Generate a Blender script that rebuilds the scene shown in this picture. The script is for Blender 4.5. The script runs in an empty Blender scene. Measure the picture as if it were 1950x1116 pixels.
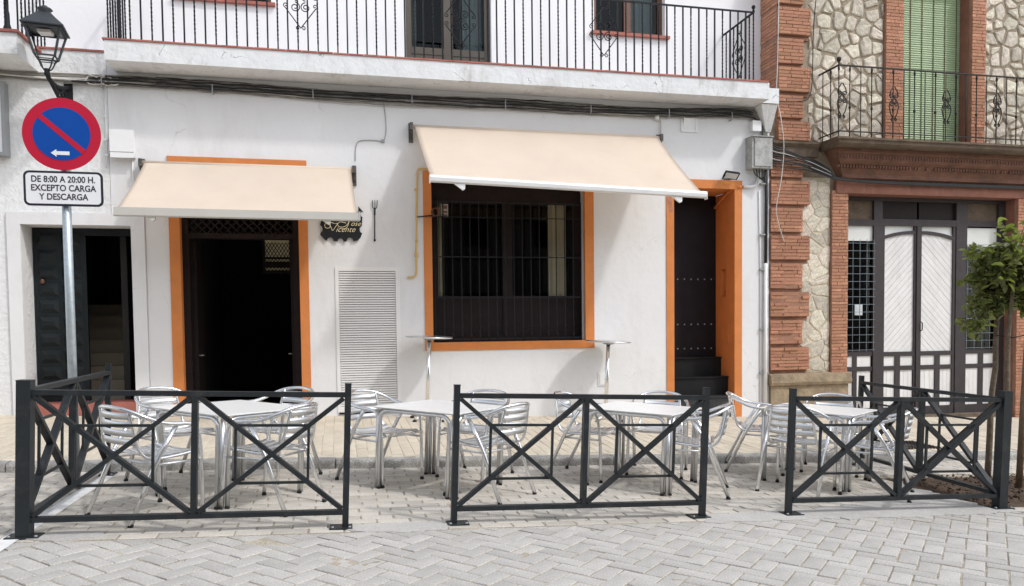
import bpy, bmesh, math, random
from mathutils import Vector, Matrix, Euler, noise
random.seed(7)
R = math.radians
SC = bpy.context.scene
COL = SC.collection

# ------------------------------------------------------------------ camera
F_PX, YAW, PITCH, ROLL, PPY = 1450.0, .22194, -.041128, .011316, 675.4
CAM = Vector((0, 0, 1.45))
_fw = Vector((math.sin(YAW)*math.cos(PITCH), math.cos(YAW)*math.cos(PITCH), math.sin(PITCH)))
_rt = Vector((math.cos(YAW), -math.sin(YAW), 0)); _up = _rt.cross(_fw)
_c, _s = math.cos(ROLL), math.sin(ROLL)
_rt, _up = _c*_rt - _s*_up, _s*_rt + _c*_up
cd = bpy.data.cameras.new('camera'); cam = bpy.data.objects.new('camera', cd); COL.objects.link(cam)
cam.matrix_world = Matrix(((_rt.x, _up.x, -_fw.x, CAM.x), (_rt.y, _up.y, -_fw.y, CAM.y), (_rt.z, _up.z, -_fw.z, CAM.z), (0, 0, 0, 1)))
cd.sensor_width = 36; cd.lens = F_PX/1950*36; cd.shift_y = (PPY-558)/1950; cd.clip_end = 500
SC.camera = cam

# ------------------------------------------------------------------ sky, sun, exposure
TO_SUN = Vector((.56, -.5, .83)).normalized()
w = bpy.data.worlds.new('World'); SC.world = w; w.use_nodes = True
wn, wl = w.node_tree.nodes, w.node_tree.links
sky = wn.new('ShaderNodeTexSky'); sky.sky_type = 'NISHITA'; sky.sun_disc = False
sky.sun_elevation = math.asin(TO_SUN.z); sky.sun_rotation = math.atan2(TO_SUN.x, TO_SUN.y)
sky.dust_density = 1.5; sky.air_density = 1.0; sky.ozone_density = .6
hs = wn.new('ShaderNodeHueSaturation'); hs.inputs['Saturation'].default_value = .36
wl.new(sky.outputs[0], hs.inputs['Color'])
wl.new(hs.outputs[0], wn['Background'].inputs['Color']); wn['Background'].inputs['Strength'].default_value = .15
sd = bpy.data.lights.new('sun', 'SUN'); sd.energy = .85; sd.angle = R(4); sd.color = (1, .985, .96)
sun = bpy.data.objects.new('sun', sd); COL.objects.link(sun); sun.location = (8, -8, 14)
sun.rotation_euler = TO_SUN.to_track_quat('Z', 'Y').to_euler()
SC.view_settings.view_transform = 'Standard'; SC.view_settings.look = 'None'
SC.view_settings.gamma = 1; SC.view_settings.use_curve_mapping = False
SC.view_settings.exposure = 0.88
SC.render.engine = 'CYCLES'
SC.cycles.max_bounces = 8; SC.cycles.diffuse_bounces = 4; SC.cycles.transparent_max_bounces = 12
SC.cycles.use_denoising = True

def px(p):
    q = Vector(p) - CAM
    d = q.dot(_fw)
    return (975 + F_PX*q.dot(_rt)/d, PPY - F_PX*q.dot(_up)/d, d) if d > .1 else (-9e9, -9e9, d)

# ------------------------------------------------------------------ materials
MATS = {}
def mat(name, col, rough=.8, metal=0., var=.08, vscale=3., bump=0., bscale=20., rnd=0., speck=0., spscale=150., stain=None, spec=.5, huev=0., coat=0., emit=0., crack=None):
    m = bpy.data.materials.new(name); m.use_nodes = True; MATS[name] = m
    N, L = m.node_tree.nodes, m.node_tree.links
    b = N['Principled BSDF']
    b.inputs['Roughness'].default_value = rough; b.inputs['Metallic'].default_value = metal
    b.inputs['Specular IOR Level'].default_value = spec
    if coat: b.inputs['Coat Weight'].default_value = coat
    tc = N.new('ShaderNodeTexCoord'); co = tc.outputs['Object']
    n1 = N.new('ShaderNodeTexNoise'); n1.inputs['Scale'].default_value = vscale; n1.inputs['Detail'].default_value = 6; n1.inputs['Roughness'].default_value = .65
    L.new(co, n1.inputs['Vector'])
    mr = N.new('ShaderNodeMapRange'); mr.inputs[1].default_value = .3; mr.inputs[2].default_value = .7
    mr.inputs[3].default_value = 1-var; mr.inputs[4].default_value = 1+var
    L.new(n1.outputs['Fac'], mr.inputs[0])
    fac = mr.outputs[0]
    if rnd:
        oi = N.new('ShaderNodeObjectInfo'); ge = N.new('ShaderNodeNewGeometry')
        ad = N.new('ShaderNodeMath'); ad.operation = 'ADD'
        L.new(oi.outputs['Random'], ad.inputs[0]); L.new(ge.outputs['Random Per Island'], ad.inputs[1])
        fr = N.new('ShaderNodeMath'); fr.operation = 'FRACT'; L.new(ad.outputs[0], fr.inputs[0])
        m2 = N.new('ShaderNodeMapRange'); m2.inputs[3].default_value = 1-rnd; m2.inputs[4].default_value = 1+rnd
        L.new(fr.outputs[0], m2.inputs[0])
        mu = N.new('ShaderNodeMath'); mu.operation = 'MULTIPLY'; L.new(fac, mu.inputs[0]); L.new(m2.outputs[0], mu.inputs[1]); fac = mu.outputs[0]
    if speck:
        n3 = N.new('ShaderNodeTexNoise'); n3.inputs['Scale'].default_value = spscale; n3.inputs['Detail'].default_value = 2
        L.new(co, n3.inputs['Vector'])
        m3 = N.new('ShaderNodeMapRange'); m3.inputs[1].default_value = .35; m3.inputs[2].default_value = .65; m3.inputs[3].default_value = 1-speck; m3.inputs[4].default_value = 1+speck
        L.new(n3.outputs['Fac'], m3.inputs[0])
        mu = N.new('ShaderNodeMath'); mu.operation = 'MULTIPLY'; L.new(fac, mu.inputs[0]); L.new(m3.outputs[0], mu.inputs[1]); fac = mu.outputs[0]
    vm = N.new('ShaderNodeVectorMath'); vm.operation = 'SCALE'; vm.inputs[0].default_value = col[:3]
    L.new(fac, vm.inputs['Scale']); out = vm.outputs[0]
    if huev:
        oi = N.new('ShaderNodeObjectInfo'); ge = N.new('ShaderNodeNewGeometry')
        ad = N.new('ShaderNodeMath'); ad.operation = 'ADD'
        L.new(oi.outputs['Random'], ad.inputs[0]); L.new(ge.outputs['Random Per Island'], ad.inputs[1])
        mu = N.new('ShaderNodeMath'); mu.operation = 'MULTIPLY'; mu.inputs[1].default_value = 7.31; L.new(ad.outputs[0], mu.inputs[0])
        fr = N.new('ShaderNodeMath'); fr.operation = 'FRACT'; L.new(mu.outputs[0], fr.inputs[0])
        m4 = N.new('ShaderNodeMapRange'); m4.inputs[3].default_value = .5-huev; m4.inputs[4].default_value = .5+huev; L.new(fr.outputs[0], m4.inputs[0])
        h = N.new('ShaderNodeHueSaturation'); L.new(out, h.inputs['Color']); L.new(m4.outputs[0], h.inputs['Hue'])
        out = h.outputs[0]
    if stain:      # (colour, amount, scale, stretch in z) : weather marks with a shape of their own
        sc, am, ss, st = stain
        mp = N.new('ShaderNodeMapping'); mp.inputs['Scale'].default_value = (ss, ss, ss/st); L.new(co, mp.inputs['Vector'])
        n4 = N.new('ShaderNodeTexNoise'); n4.inputs['Scale'].default_value = 1; n4.inputs['Detail'].default_value = 8; n4.inputs['Roughness'].default_value = .7; n4.inputs['Distortion'].default_value = .6
        L.new(mp.outputs[0], n4.inputs['Vector'])
        m5 = N.new('ShaderNodeMapRange'); m5.inputs[1].default_value = .52; m5.inputs[2].default_value = .75; m5.inputs[3].default_value = 0; m5.inputs[4].default_value = am
        L.new(n4.outputs['Fac'], m5.inputs[0])
        mx = N.new('ShaderNodeMix'); mx.data_type = 'RGBA'; L.new(m5.outputs[0], mx.inputs[0]); L.new(out, mx.inputs[6]); mx.inputs[7].default_value = (*sc, 1)
        out = mx.outputs[2]
    if crack:      # (scale, amount): hairline cracks, broken up by a noise mask
        wn_ = N.new('ShaderNodeTexNoise'); wn_.inputs['Scale'].default_value = 3; wn_.inputs['Detail'].default_value = 5; L.new(co, wn_.inputs['Vector'])
        va = N.new('ShaderNodeVectorMath'); va.operation = 'SCALE'; va.inputs['Scale'].default_value = .45; L.new(wn_.outputs['Color'], va.inputs[0])
        vb = N.new('ShaderNodeVectorMath'); vb.operation = 'ADD'; L.new(co, vb.inputs[0]); L.new(va.outputs[0], vb.inputs[1])
        vo = N.new('ShaderNodeTexVoronoi'); vo.feature = 'DISTANCE_TO_EDGE'; vo.inputs['Scale'].default_value = crack[0]; L.new(vb.outputs[0], vo.inputs['Vector'])
        c1 = N.new('ShaderNodeMapRange'); c1.inputs[1].default_value = 0; c1.inputs[2].default_value = .006*crack[0]; c1.inputs[3].default_value = 1; c1.inputs[4].default_value = 0; L.new(vo.outputs['Distance'], c1.inputs[0])
        c2 = N.new('ShaderNodeMapRange'); c2.inputs[1].default_value = .52; c2.inputs[2].default_value = .62; c2.inputs[3].default_value = 0; c2.inputs[4].default_value = crack[1]; L.new(n1.outputs['Fac'], c2.inputs[0])
        cm = N.new('ShaderNodeMath'); cm.operation = 'MULTIPLY'; L.new(c1.outputs[0], cm.inputs[0]); L.new(c2.outputs[0], cm.inputs[1])
        cx_ = N.new('ShaderNodeMix'); cx_.data_type = 'RGBA'; L.new(cm.outputs[0], cx_.inputs[0]); L.new(out, cx_.inputs[6]); cx_.inputs[7].default_value = (.10, .095, .09, 1); out = cx_.outputs[2]
    L.new(out, b.inputs['Base Color'])
    if bump:
        n2 = N.new('ShaderNodeTexNoise'); n2.inputs['Scale'].default_value = bscale; n2.inputs['Detail'].default_value = 5; L.new(co, n2.inputs['Vector'])
        bp = N.new('ShaderNodeBump'); bp.inputs['Strength'].default_value = bump; bp.inputs['Distance'].default_value = .02
        L.new(n2.outputs['Fac'], bp.inputs['Height']); L.new(bp.outputs[0], b.inputs['Normal'])
    if emit:
        L.new(out, b.inputs['Emission Color']); b.inputs['Emission Strength'].default_value = emit
    return m

mat('plaster', (.725, .725, .73), .9, var=.03, vscale=1.2, bump=.25, bscale=9, stain=((.50, .47, .44), .32, 1.5, 3), crack=(.55, .25))
mat('plaster_rough', (.73, .735, .735), .92, var=.03, vscale=2, bump=.9, bscale=16, stain=((.5, .47, .42), .3, 1.2, 2))
mat('balcony_paint', (.70, .71, .715), .9, var=.07, vscale=4, bump=.5, bscale=14, stain=((.33, .31, .28), .7, 3.4, 2.5), crack=(1.3, .8))
mat('upper_paint', (.83, .82, .83), .9, var=.02, vscale=1.2, bump=.15, bscale=9, stain=((.6, .58, .56), .2, 1.4, 3))
mat('red_tile', (.36, .12, .09), .75, var=.2, vscale=6, rnd=.15)
mat('orange', (.60, .205, .052), .75, var=.09, vscale=4, bump=.25, bscale=18, stain=((.50, .20, .075), .6, 3.5, 2))
mat('dark_wood', (.014, .009, .009), .6, spec=.2, var=.25, vscale=8, bump=.1, bscale=40)
mat('door_black', (.010, .008, .010), .6, spec=.2, var=.2, vscale=6)
mat('door_green', (.007, .011, .013), .45, spec=.3, var=.25, vscale=6, bump=.2, bscale=30)
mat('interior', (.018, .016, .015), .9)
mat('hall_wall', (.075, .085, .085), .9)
mat('stair_beige', (.36, .31, .23), .8)
mat('cream_curtain', (.60, .53, .40), .9, var=.1)
mat('white_curtain', (.72, .72, .70), .9, var=.06)
mat('bronze_frame', (.085, .07, .055), .4, metal=.3, var=.08)
mat('brown_frame', (.12, .045, .025), .5, var=.2, vscale=8)
mat('iron', (.012, .013, .016), .65, metal=0, spec=.25, var=.2, vscale=20)
mat('lantern_paint', (.026, .031, .037), .5, var=.2, vscale=12)
mat('iron_old', (.022, .019, .017), .7, metal=.2, var=.3, vscale=20)
mat('fence_paint', (.015, .019, .022), .45, spec=.35, var=.2, vscale=5, bump=.08, bscale=60, stain=((.075, .072, .066), .45, 7, 1))
mat('aluminium', (.84, .85, .86), .2, metal=1, var=.05, vscale=9)
mat('aluminium_dull', (.72, .73, .74), .32, metal=1, var=.08, vscale=9)
mat('slat_alu', (.82, .83, .84), .38, metal=1, var=.06, vscale=9)
mat('table_white', (.80, .79, .76), .35, var=.05, vscale=5)
mat('black_rubber', (.012, .012, .012), .8)
mat('awning_cloth', (.86, .775, .675), .85, var=.04, vscale=2.2, stain=((.74, .63, .51), .4, 1.6, .5), bump=.1, bscale=200)
mat('awning_bar_white', (.80, .80, .80), .4, var=.03)
mat('awning_bar_beige', (.50, .48, .44), .5, var=.04)
mat('grey_metal', (.30, .31, .32), .5, metal=.3, var=.1)
mat('bracket_metal', (.09, .085, .08), .6, metal=.3, var=.5, vscale=25)
mat('galvanised', (.42, .47, .50), .42, metal=.6, var=.14, vscale=25)
mat('sign_red', (.46, .014, .040), .6, var=.03, spec=.15); mat('sign_blue', (.004, .062, .32), .6, var=.03, spec=.15)
mat('sign_white', (.76, .77, .79), .45, var=.03); mat('sign_ink', (.008, .010, .022), .5, var=.05)
mat('vent_paint', (.76, .75, .74), .6, var=.03)
mat('white_plastic', (.76, .76, .76), .5, var=.03)
mat('meter_grey', (.36, .36, .35), .7, var=.25, vscale=12, bump=.3, bscale=40, stain=((.09, .09, .05), .8, 5, 1))
mat('gas_yellow', (.62, .42, .16), .6, var=.08)
mat('cable_black', (.012, .012, .013), .6, var=.2); mat('cable_grey', (.26, .25, .23), .7, var=.3, vscale=5); mat('cable_white', (.66, .64, .60), .7, var=.12)
mat('gold_letter', (.75, .66, .42), .5, var=.03)
mat('granite_step', (.007, .008, .009), .55, spec=.25, var=.2, speck=.5, spscale=120)
mat('granite_spec_lit', (.022, .024, .027), .6, var=.4, speck=.9, spscale=45)  # same black granite as the upper steps, lightened as though sunlit
mat('paver_road', (.465, .447, .418), .88, var=.16, vscale=1.7, rnd=.10, speck=.16, spscale=90, bump=.35, bscale=70, stain=((.42, .37, .29), .6, 3.2, 1))
mat('paver_bay', (.52, .485, .43), .9, var=.14, vscale=1.4, rnd=.13, speck=.13, spscale=110, bump=.3, bscale=90, stain=((.36, .29, .21), .55, 2.6, 1))
mat('joint_sand', (.37, .325, .255), .95, var=.35, vscale=2.6, speck=.25, spscale=60, bump=.4, bscale=60)
mat('paver_walk', (.58, .515, .41), .88, var=.12, vscale=1.6, rnd=.06, speck=.07, spscale=90, bump=.2, bscale=70, stain=((.46, .36, .25), .45, 1.8, 1))
mat('walk_joint', (.62, .56, .46), .95, var=.2, vscale=3)
mat('kerb', (.36, .35, .33), .85, var=.25, vscale=5, rnd=.08, speck=.3, spscale=70, bump=.3, bscale=60, stain=((.16, .13, .10), .6, 4, 1))
mat('concrete', (.47, .455, .43), .9, var=.1, vscale=2.5, speck=.1, spscale=80, bump=.25, bscale=40, stain=((.36, .33, .29), .4, 2.5, 1))
mat('paint_white', (.74, .74, .73), .8, var=.08, vscale=6, stain=((.40, .38, .35), .7, 7, 1))
mat('soil', (.085, .055, .036), .98, var=.4, vscale=14, bump=1, bscale=50)
mat('brick', (.45, .218, .132), .92, var=.24, vscale=6, rnd=.13, speck=.14, spscale=60, bump=.6, bscale=40, huev=.006, stain=((.45, .27, .19), .55, 3.5, 1))
mat('brick_trim', (.165, .080, .053), .9, var=.3, vscale=5, bump=.5, bscale=30, stain=((.05, .04, .034), .85, 2.2, .35))  # weathered and stained; darkened further to carry the slab's shade
mat('lintel_red', (.245, .105, .072), .9, var=.2, vscale=5, bump=.4, bscale=30, stain=((.38, .2, .15), .5, 6, 3))
mat('mortar', (.33, .175, .115), .95, var=.2, vscale=6, bump=.4, bscale=40)
mat('stone', (.56, .505, .415), .9, var=.30, vscale=7, rnd=.22, speck=.1, spscale=50, bump=1, bscale=13, huev=.014, stain=((.30, .235, .16), .65, 4.5, 1))
mat('stone_mortar', (.30, .245, .18), .95, var=.25, vscale=8, bump=.6, bscale=40)
mat('stone_mortar_pale', (.53, .455, .335), .95, var=.15, vscale=6, bump=.6, bscale=30)
mat('plinth_stone', (.30, .23, .15), .9, var=.28, vscale=7, bump=.9, bscale=16, stain=((.10, .09, .07), .6, 4, 1))
mat('slab_stone', (.13, .095, .065), .9, var=.35, vscale=4, bump=.6, bscale=18, stain=((.03, .03, .028), .7, 3, .5))
mat('blind_green', (.34, .44, .26), .5, var=.12, vscale=3, rnd=.07)
mat('rope', (.10, .08, .03), .9)
mat('door_dark', (.034, .026, .028), .65, var=.2, vscale=8, bump=.2, bscale=40)
mat('door_white', (.72, .71, .70), .7, var=.06, vscale=6, rnd=.04, stain=((.45, .42, .38), .45, 5, 3))
mat('mesh_wire', (.20, .24, .27), .5, metal=.4, var=.2)
mat('bark', (.15, .115, .08), .95, var=.35, vscale=16, bump=.8, bscale=40)
mat('stake_wood', (.17, .12, .075), .9, var=.3, vscale=10, bump=.4, bscale=30)
mat('leaf', (.180, .186, .078), .42, var=.3, vscale=6, rnd=.6, huev=.018)
mat('glowing_back', (.45, .38, .24), .8, var=.3, vscale=9, emit=.07)  # pane glows by itself in place of daylight behind the lattice
mat('far_plaster', (.42, .39, .35), .9, var=.1, vscale=.6)
mat('paper', (.62, .66, .68), .8, var=.1)
mat('glaze', (.72, .73, .70), .6, var=.06)

def glassy(name, tint, ior=1.25):
    m = bpy.data.materials.new(name); m.use_nodes = True; MATS[name] = m
    N, L = m.node_tree.nodes, m.node_tree.links
    N.remove(N['Principled BSDF'])
    t = N.new('ShaderNodeBsdfTransparent'); t.inputs[0].default_value = (*tint, 1)
    g = N.new('ShaderNodeBsdfGlossy'); g.inputs['Roughness'].default_value = .03
    f = N.new('ShaderNodeFresnel'); f.inputs[0].default_value = ior
    x = N.new('ShaderNodeMixShader'); L.new(f.outputs[0], x.inputs[0]); L.new(t.outputs[0], x.inputs[1]); L.new(g.outputs[0], x.inputs[2])
    L.new(x.outputs[0], N['Material Output'].inputs['Surface'])
glassy('glass', (.62, .67, .68)); glassy('glass_lamp', (.97, .97, .97), 1.12); glassy('glass_dim', (.82, .83, .81), 1.2)
# awning cloth lets some light through
m = MATS['awning_cloth']; N, L = m.node_tree.nodes, m.node_tree.links
tr = N.new('ShaderNodeBsdfTranslucent'); tr.inputs[0].default_value = (.86, .72, .56, 1)
ms = N.new('ShaderNodeMixShader'); ms.inputs[0].default_value = .42
L.new(N['Principled BSDF'].outputs[0], ms.inputs[1]); L.new(tr.outputs[0], ms.inputs[2]); L.new(ms.outputs[0], N['Material Output'].inputs['Surface'])
m = MATS['leaf']; N, L = m.node_tree.nodes, m.node_tree.links
tr = N.new('ShaderNodeBsdfTranslucent'); tr.inputs[0].default_value = (.26, .34, .05, 1)
ms = N.new('ShaderNodeMixShader'); ms.inputs[0].default_value = .42
L.new(N['Principled BSDF'].outputs[0], ms.inputs[1]); L.new(tr.outputs[0], ms.inputs[2]); L.new(ms.outputs[0], N['Material Output'].inputs['Surface'])

# ------------------------------------------------------------------ mesh building
class MB:
    def __init__(s): s.v = []; s.f = []; s.sm = []
    def add(s, vs, fs, smooth=False):
        o = len(s.v); s.v += [tuple(v) for v in vs]; s.f += [tuple(i+o for i in f) for f in fs]; s.sm += [smooth]*len(fs); return s
    def box(s, x0, x1, y0, y1, z0, z1):
        return s.add([(x0,y0,z0),(x1,y0,z0),(x1,y1,z0),(x0,y1,z0),(x0,y0,z1),(x1,y0,z1),(x1,y1,z1),(x0,y1,z1)],
                     [(0,3,2,1),(4,5,6,7),(0,1,5,4),(1,2,6,5),(2,3,7,6),(3,0,4,7)])
    def bar(s, a, b, wd, th=None, up=(0,0,1)):
        th = th or wd; a, b = Vector(a), Vector(b); d = (b-a).normalized(); u = Vector(up)
        if abs(d.dot(u)) > .98: u = Vector((0,1,0))
        x = d.cross(u).normalized(); y = x.cross(d).normalized()
        vs = [p + x*sx*wd/2 + y*sy*th/2 for p in (a, b) for sx, sy in ((-1,-1),(1,-1),(1,1),(-1,1))]
        return s.add(vs, [(0,3,2,1),(4,5,6,7),(0,1,5,4),(1,2,6,5),(2,3,7,6),(3,0,4,7)])
    def tube(s, pts, r, n=6, cap=True, closed=False):
        pts = [Vector(p) for p in pts]; k = len(pts); rs = r if isinstance(r, (list, tuple)) else [r]*k
        T = []
        for i in range(k):
            a = pts[(i-1) % k] if (i > 0 or closed) else pts[i]; b = pts[(i+1) % k] if (i < k-1 or closed) else pts[i]
            T.append((b-a).normalized())
        u = Vector((0,0,1)) if abs(T[0].z) < .9 else Vector((1,0,0))
        u = (u - T[0]*u.dot(T[0])).normalized(); vs = []
        for i in range(k):
            u = (u - T[i]*u.dot(T[i]));
            u = u.normalized() if u.length > 1e-6 else T[i].orthogonal().normalized()
            w_ = T[i].cross(u)
            for j in range(n):
                a = 2*math.pi*j/n; vs.append(pts[i] + (u*math.cos(a) + w_*math.sin(a))*rs[i])
        fs = []
        for i in range(k if closed else k-1):
            for j in range(n):
                p, q = i*n, ((i+1) % k)*n; fs.append((p+j, p+(j+1) % n, q+(j+1) % n, q+j))
        s.add(vs, fs, True)
        if cap and not closed:
            o = len(s.v)-n*k; s.f += [tuple(o+j for j in reversed(range(n))), tuple(o+(k-1)*n+j for j in range(n))]; s.sm += [False, False]
        return s
    def prism(s, poly, y0, y1):      # poly in (x, z), extruded along y
        n = len(poly); vs = [(x, y0, z) for x, z in poly] + [(x, y1, z) for x, z in poly]
        return s.add(vs, [tuple(range(n)), tuple(reversed(range(n, 2*n)))] + [(i, n+i, n+(i+1) % n, (i+1) % n) for i in range(n)])
    def disc(s, c, r, y0, y1, n=40): return s.prism([(c[0]+r*math.cos(2*math.pi*i/n), c[1]+r*math.sin(2*math.pi*i/n)) for i in range(n)], y0, y1)
    def lathe(s, c, prof, n=16):     # prof (r, z) about a vertical axis
        vs = [(c[0]+r*math.cos(2*math.pi*j/n), c[1]+r*math.sin(2*math.pi*j/n), c[2]+z) for r, z in prof for j in range(n)]
        fs = [(i*n+j, i*n+(j+1) % n, (i+1)*n+(j+1) % n, (i+1)*n+j) for i in range(len(prof)-1) for j in range(n)]
        return s.add(vs, fs, True)
    def mesh(s, name, m):
        me = bpy.data.meshes.new(name); me.from_pydata(s.v, [], s.f); me.materials.append(MATS[m])
        me.polygons.foreach_set('use_smooth', s.sm); me.update(); return me

WM = {}
def props(o, label=None, cat=None, group=None, kind=None):
    if label: o['label'] = label
    if cat: o['category'] = cat
    if group: o['group'] = group
    if kind: o['kind'] = kind
    return o
def link(name, data, parent=None, M=None, world=True):
    o = bpy.data.objects.new(name, data); COL.objects.link(o)
    if parent is not None:
        o.parent = parent
        if world and parent in WM: o.matrix_parent_inverse = WM[parent].inverted()
    if M is not None: o.matrix_basis = M
    return o
def part(name, mb, m, parent, world=True): return link(name, mb.mesh(name, m), parent, None, world)
def thing(name, label, cat, M=None, group=None):
    o = bpy.data.objects.new(name, None); COL.objects.link(o); o.empty_display_size = .2
    M = M or Matrix.Identity(4); o.matrix_world = M; WM[o] = M.copy()
    return props(o, label, cat, group)
def at(x, y, z): return Matrix.Translation((x, y, z))
def text_mesh(name, txt, size, m, extrude=.001, offset=0., shear=0., align='CENTER', spacing=1.):
    c = bpy.data.curves.new(name, 'FONT'); c.body = txt; c.size = size; c.extrude = extrude; c.offset = offset; c.shear = shear
    c.align_x = align; c.align_y = 'CENTER'; c.space_character = spacing; c.resolution_u = 4
    o = bpy.data.objects.new(name, c); me = bpy.data.meshes.new_from_object(o); bpy.data.objects.remove(o); bpy.data.curves.remove(c)
    me.materials.clear(); me.materials.append(MATS[m]); return me
FACE = Matrix.Rotation(R(90), 4, 'X')         # text lying in xy -> standing, facing -Y

# ------------------------------------------------------------------ ground frame: the street falls 4% to the right
TH = math.atan(.04)
GM = Matrix.Rotation(TH, 4, 'Y')
def gnd(u, v, h=0., rz=0.): return GM @ Matrix.Translation((u, v, h)) @ Matrix.Rotation(rz, 4, 'Z')
CROSS = math.atan((.17-.085)/3.15)
WALKM = GM @ Matrix.Translation((0, 7.85, .085)) @ Matrix.Rotation(CROSS, 4, 'X')
def walk(u, v, h=0., rz=0.): return WALKM @ Matrix.Translation((u, v-7.85, h)) @ Matrix.Rotation(rz, 4, 'Z')

def struct(name, mb, m, M=None):
    o = link(name, mb.mesh(name, m)); o['kind'] = 'structure'
    if M is not None: o.matrix_world = M
    return o
def paver_mb(l, wd, h=.03, ch=.006):
    b = MB(); x, y = l/2, wd/2
    b.add([(-x,-y,-h),(x,-y,-h),(x,y,-h),(-x,y,-h),(-x,-y,-ch),(x,-y,-ch),(x,y,-ch),(-x,y,-ch),
           (-x+ch,-y+ch,0),(x-ch,-y+ch,0),(x-ch,y-ch,0),(-x+ch,y-ch,0)],
          [(8,9,10,11)] + [(i,(i+1)%4,4+(i+1)%4,4+i) for i in range(4)] + [(4+i,4+(i+1)%4,8+(i+1)%4,8+i) for i in range(4)])
    return b
def lay(parent, base, specs, m, name, pm, restname):
    """the 300 pieces that show largest become parts of their own, the others one part"""
    sc = []
    for (u, v, rz) in specs:
        X, Y, D = px(base @ Vector((u, v, 0)))
        inside = -60 < X < 2010 and -60 < Y < 1150
        sc.append((0 if inside else 1, D, u, v, rz))
    sc.sort()
    me = pm.mesh(name, m); rest = MB()
    for i, (ins, D, u, v, rz) in enumerate(sc):
        dz = random.uniform(-.003, .003)
        Mx = Matrix.Translation((u + random.uniform(-.002, .002), v + random.uniform(-.002, .002), dz)) @ Euler((random.gauss(0, .006), random.gauss(0, .006), rz + random.gauss(0, .006))).to_matrix().to_4x4()
        if i < 300 and not ins: link(name, me, parent, Mx, False)
        else: rest.add([Mx @ Vector(v_) for v_ in pm.v], pm.f)
    if rest.v:
        o = part(restname, rest, m, parent, False); o['kind'] = 'stuff'

ground = struct('ground', MB().add([(-90,-90,-.05),(90,-90,-.05),(90,60,-.05),(-90,60,-.05)], [(0,1,2,3)]), 'concrete', GM)
road = struct('road', MB().box(-40, 40, -40, 5.385, -.045, -.016), 'joint_sand', GM)
# carriageway: herringbone blocks laid at 45 degrees
WB = .125; sp = []
for i in range(-90, 91):
    for j in range(-90, 91):
        k = (i-j) % 4
        if k == 0: cx, cy, rz = i+1, j+.5, 0
        elif k == 3: cx, cy, rz = i+.5, j+1, math.pi/2
        else: continue
        a = R(45); u = (cx*math.cos(a)-cy*math.sin(a))*WB + 1.5; v = (cx*math.sin(a)+cy*math.cos(a))*WB + 4
        if -5 < u < 9 and 2.2 < v < 5.50: sp.append((u, v, rz+a))
EDGE = 5.396
def sand(parent, x0, x1, y0, y1, st=.032):
    nx, ny = int((x1-x0)/st), int((y1-y0)/st); b = MB()
    for j in range(ny+1):
        for i in range(nx+1):
            x, y = x0+(x1-x0)*i/nx, y0+(y1-y0)*j/ny
            n1, n2 = noise.noise(Vector((x*2.2, y*2.2, 3.1))), noise.noise(Vector((x*11, y*11, 7.7)))
            b.v.append((x, y, min(.0012, -.0058+.0042*n1+.0045*n2)))
    b.f = [(j*(nx+1)+i, j*(nx+1)+i+1, (j+1)*(nx+1)+i+1, (j+1)*(nx+1)+i) for j in range(ny) for i in range(nx)]; b.sm = [True]*len(b.f)
    o = part('joint_sand', b, 'joint_sand', parent, False); o['kind'] = 'stuff'
sand(road, -2.8, 6.8, 3.4, 5.386)
full = [q for q in sp if q[1]+.135 < EDGE]; cut = [q for q in sp if q[1]+.135 >= EDGE]
lay(road, GM, full, 'paver_road', 'paver', paver_mb(2*WB-.010, WB-.010, .03, .004), 'distant_pavers')
def clip(poly, a, b, c):     # keep a*x+b*z<=c
    out = []
    for i in range(len(poly)):
        p, q = poly[i], poly[(i+1) % len(poly)]
        dp, dq = a*p[0]+b*p[1]-c, a*q[0]+b*q[1]-c
        if dp <= 0: out.append(p)
        if (dp < 0 < dq) or (dq < 0 < dp):
            t = dp/(dp-dq); out.append((p[0]+t*(q[0]-p[0]), p[1]+t*(q[1]-p[1])))
    return out
for (u, v, rz) in cut:
    c_, s_ = math.cos(rz), math.sin(rz); l, h = WB-.005, WB/2-.005
    poly = clip([(u+x*c_-y*s_, v+x*s_+y*c_) for x, y in ((-l,-h),(l,-h),(l,h),(-l,h))], 0, 1, EDGE)
    if len(poly) < 3 or not -2.6 < u < 7: continue
    z = random.uniform(-.003, .002); n = len(poly)
    part('cut_paver', MB().add([(x, y, z) for x, y in poly]+[(x, y, -.03) for x, y in poly], [tuple(range(n))]+[(i, n+i, n+(i+1) % n, (i+1) % n) for i in range(n)]), 'paver_road', road, False)
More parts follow.
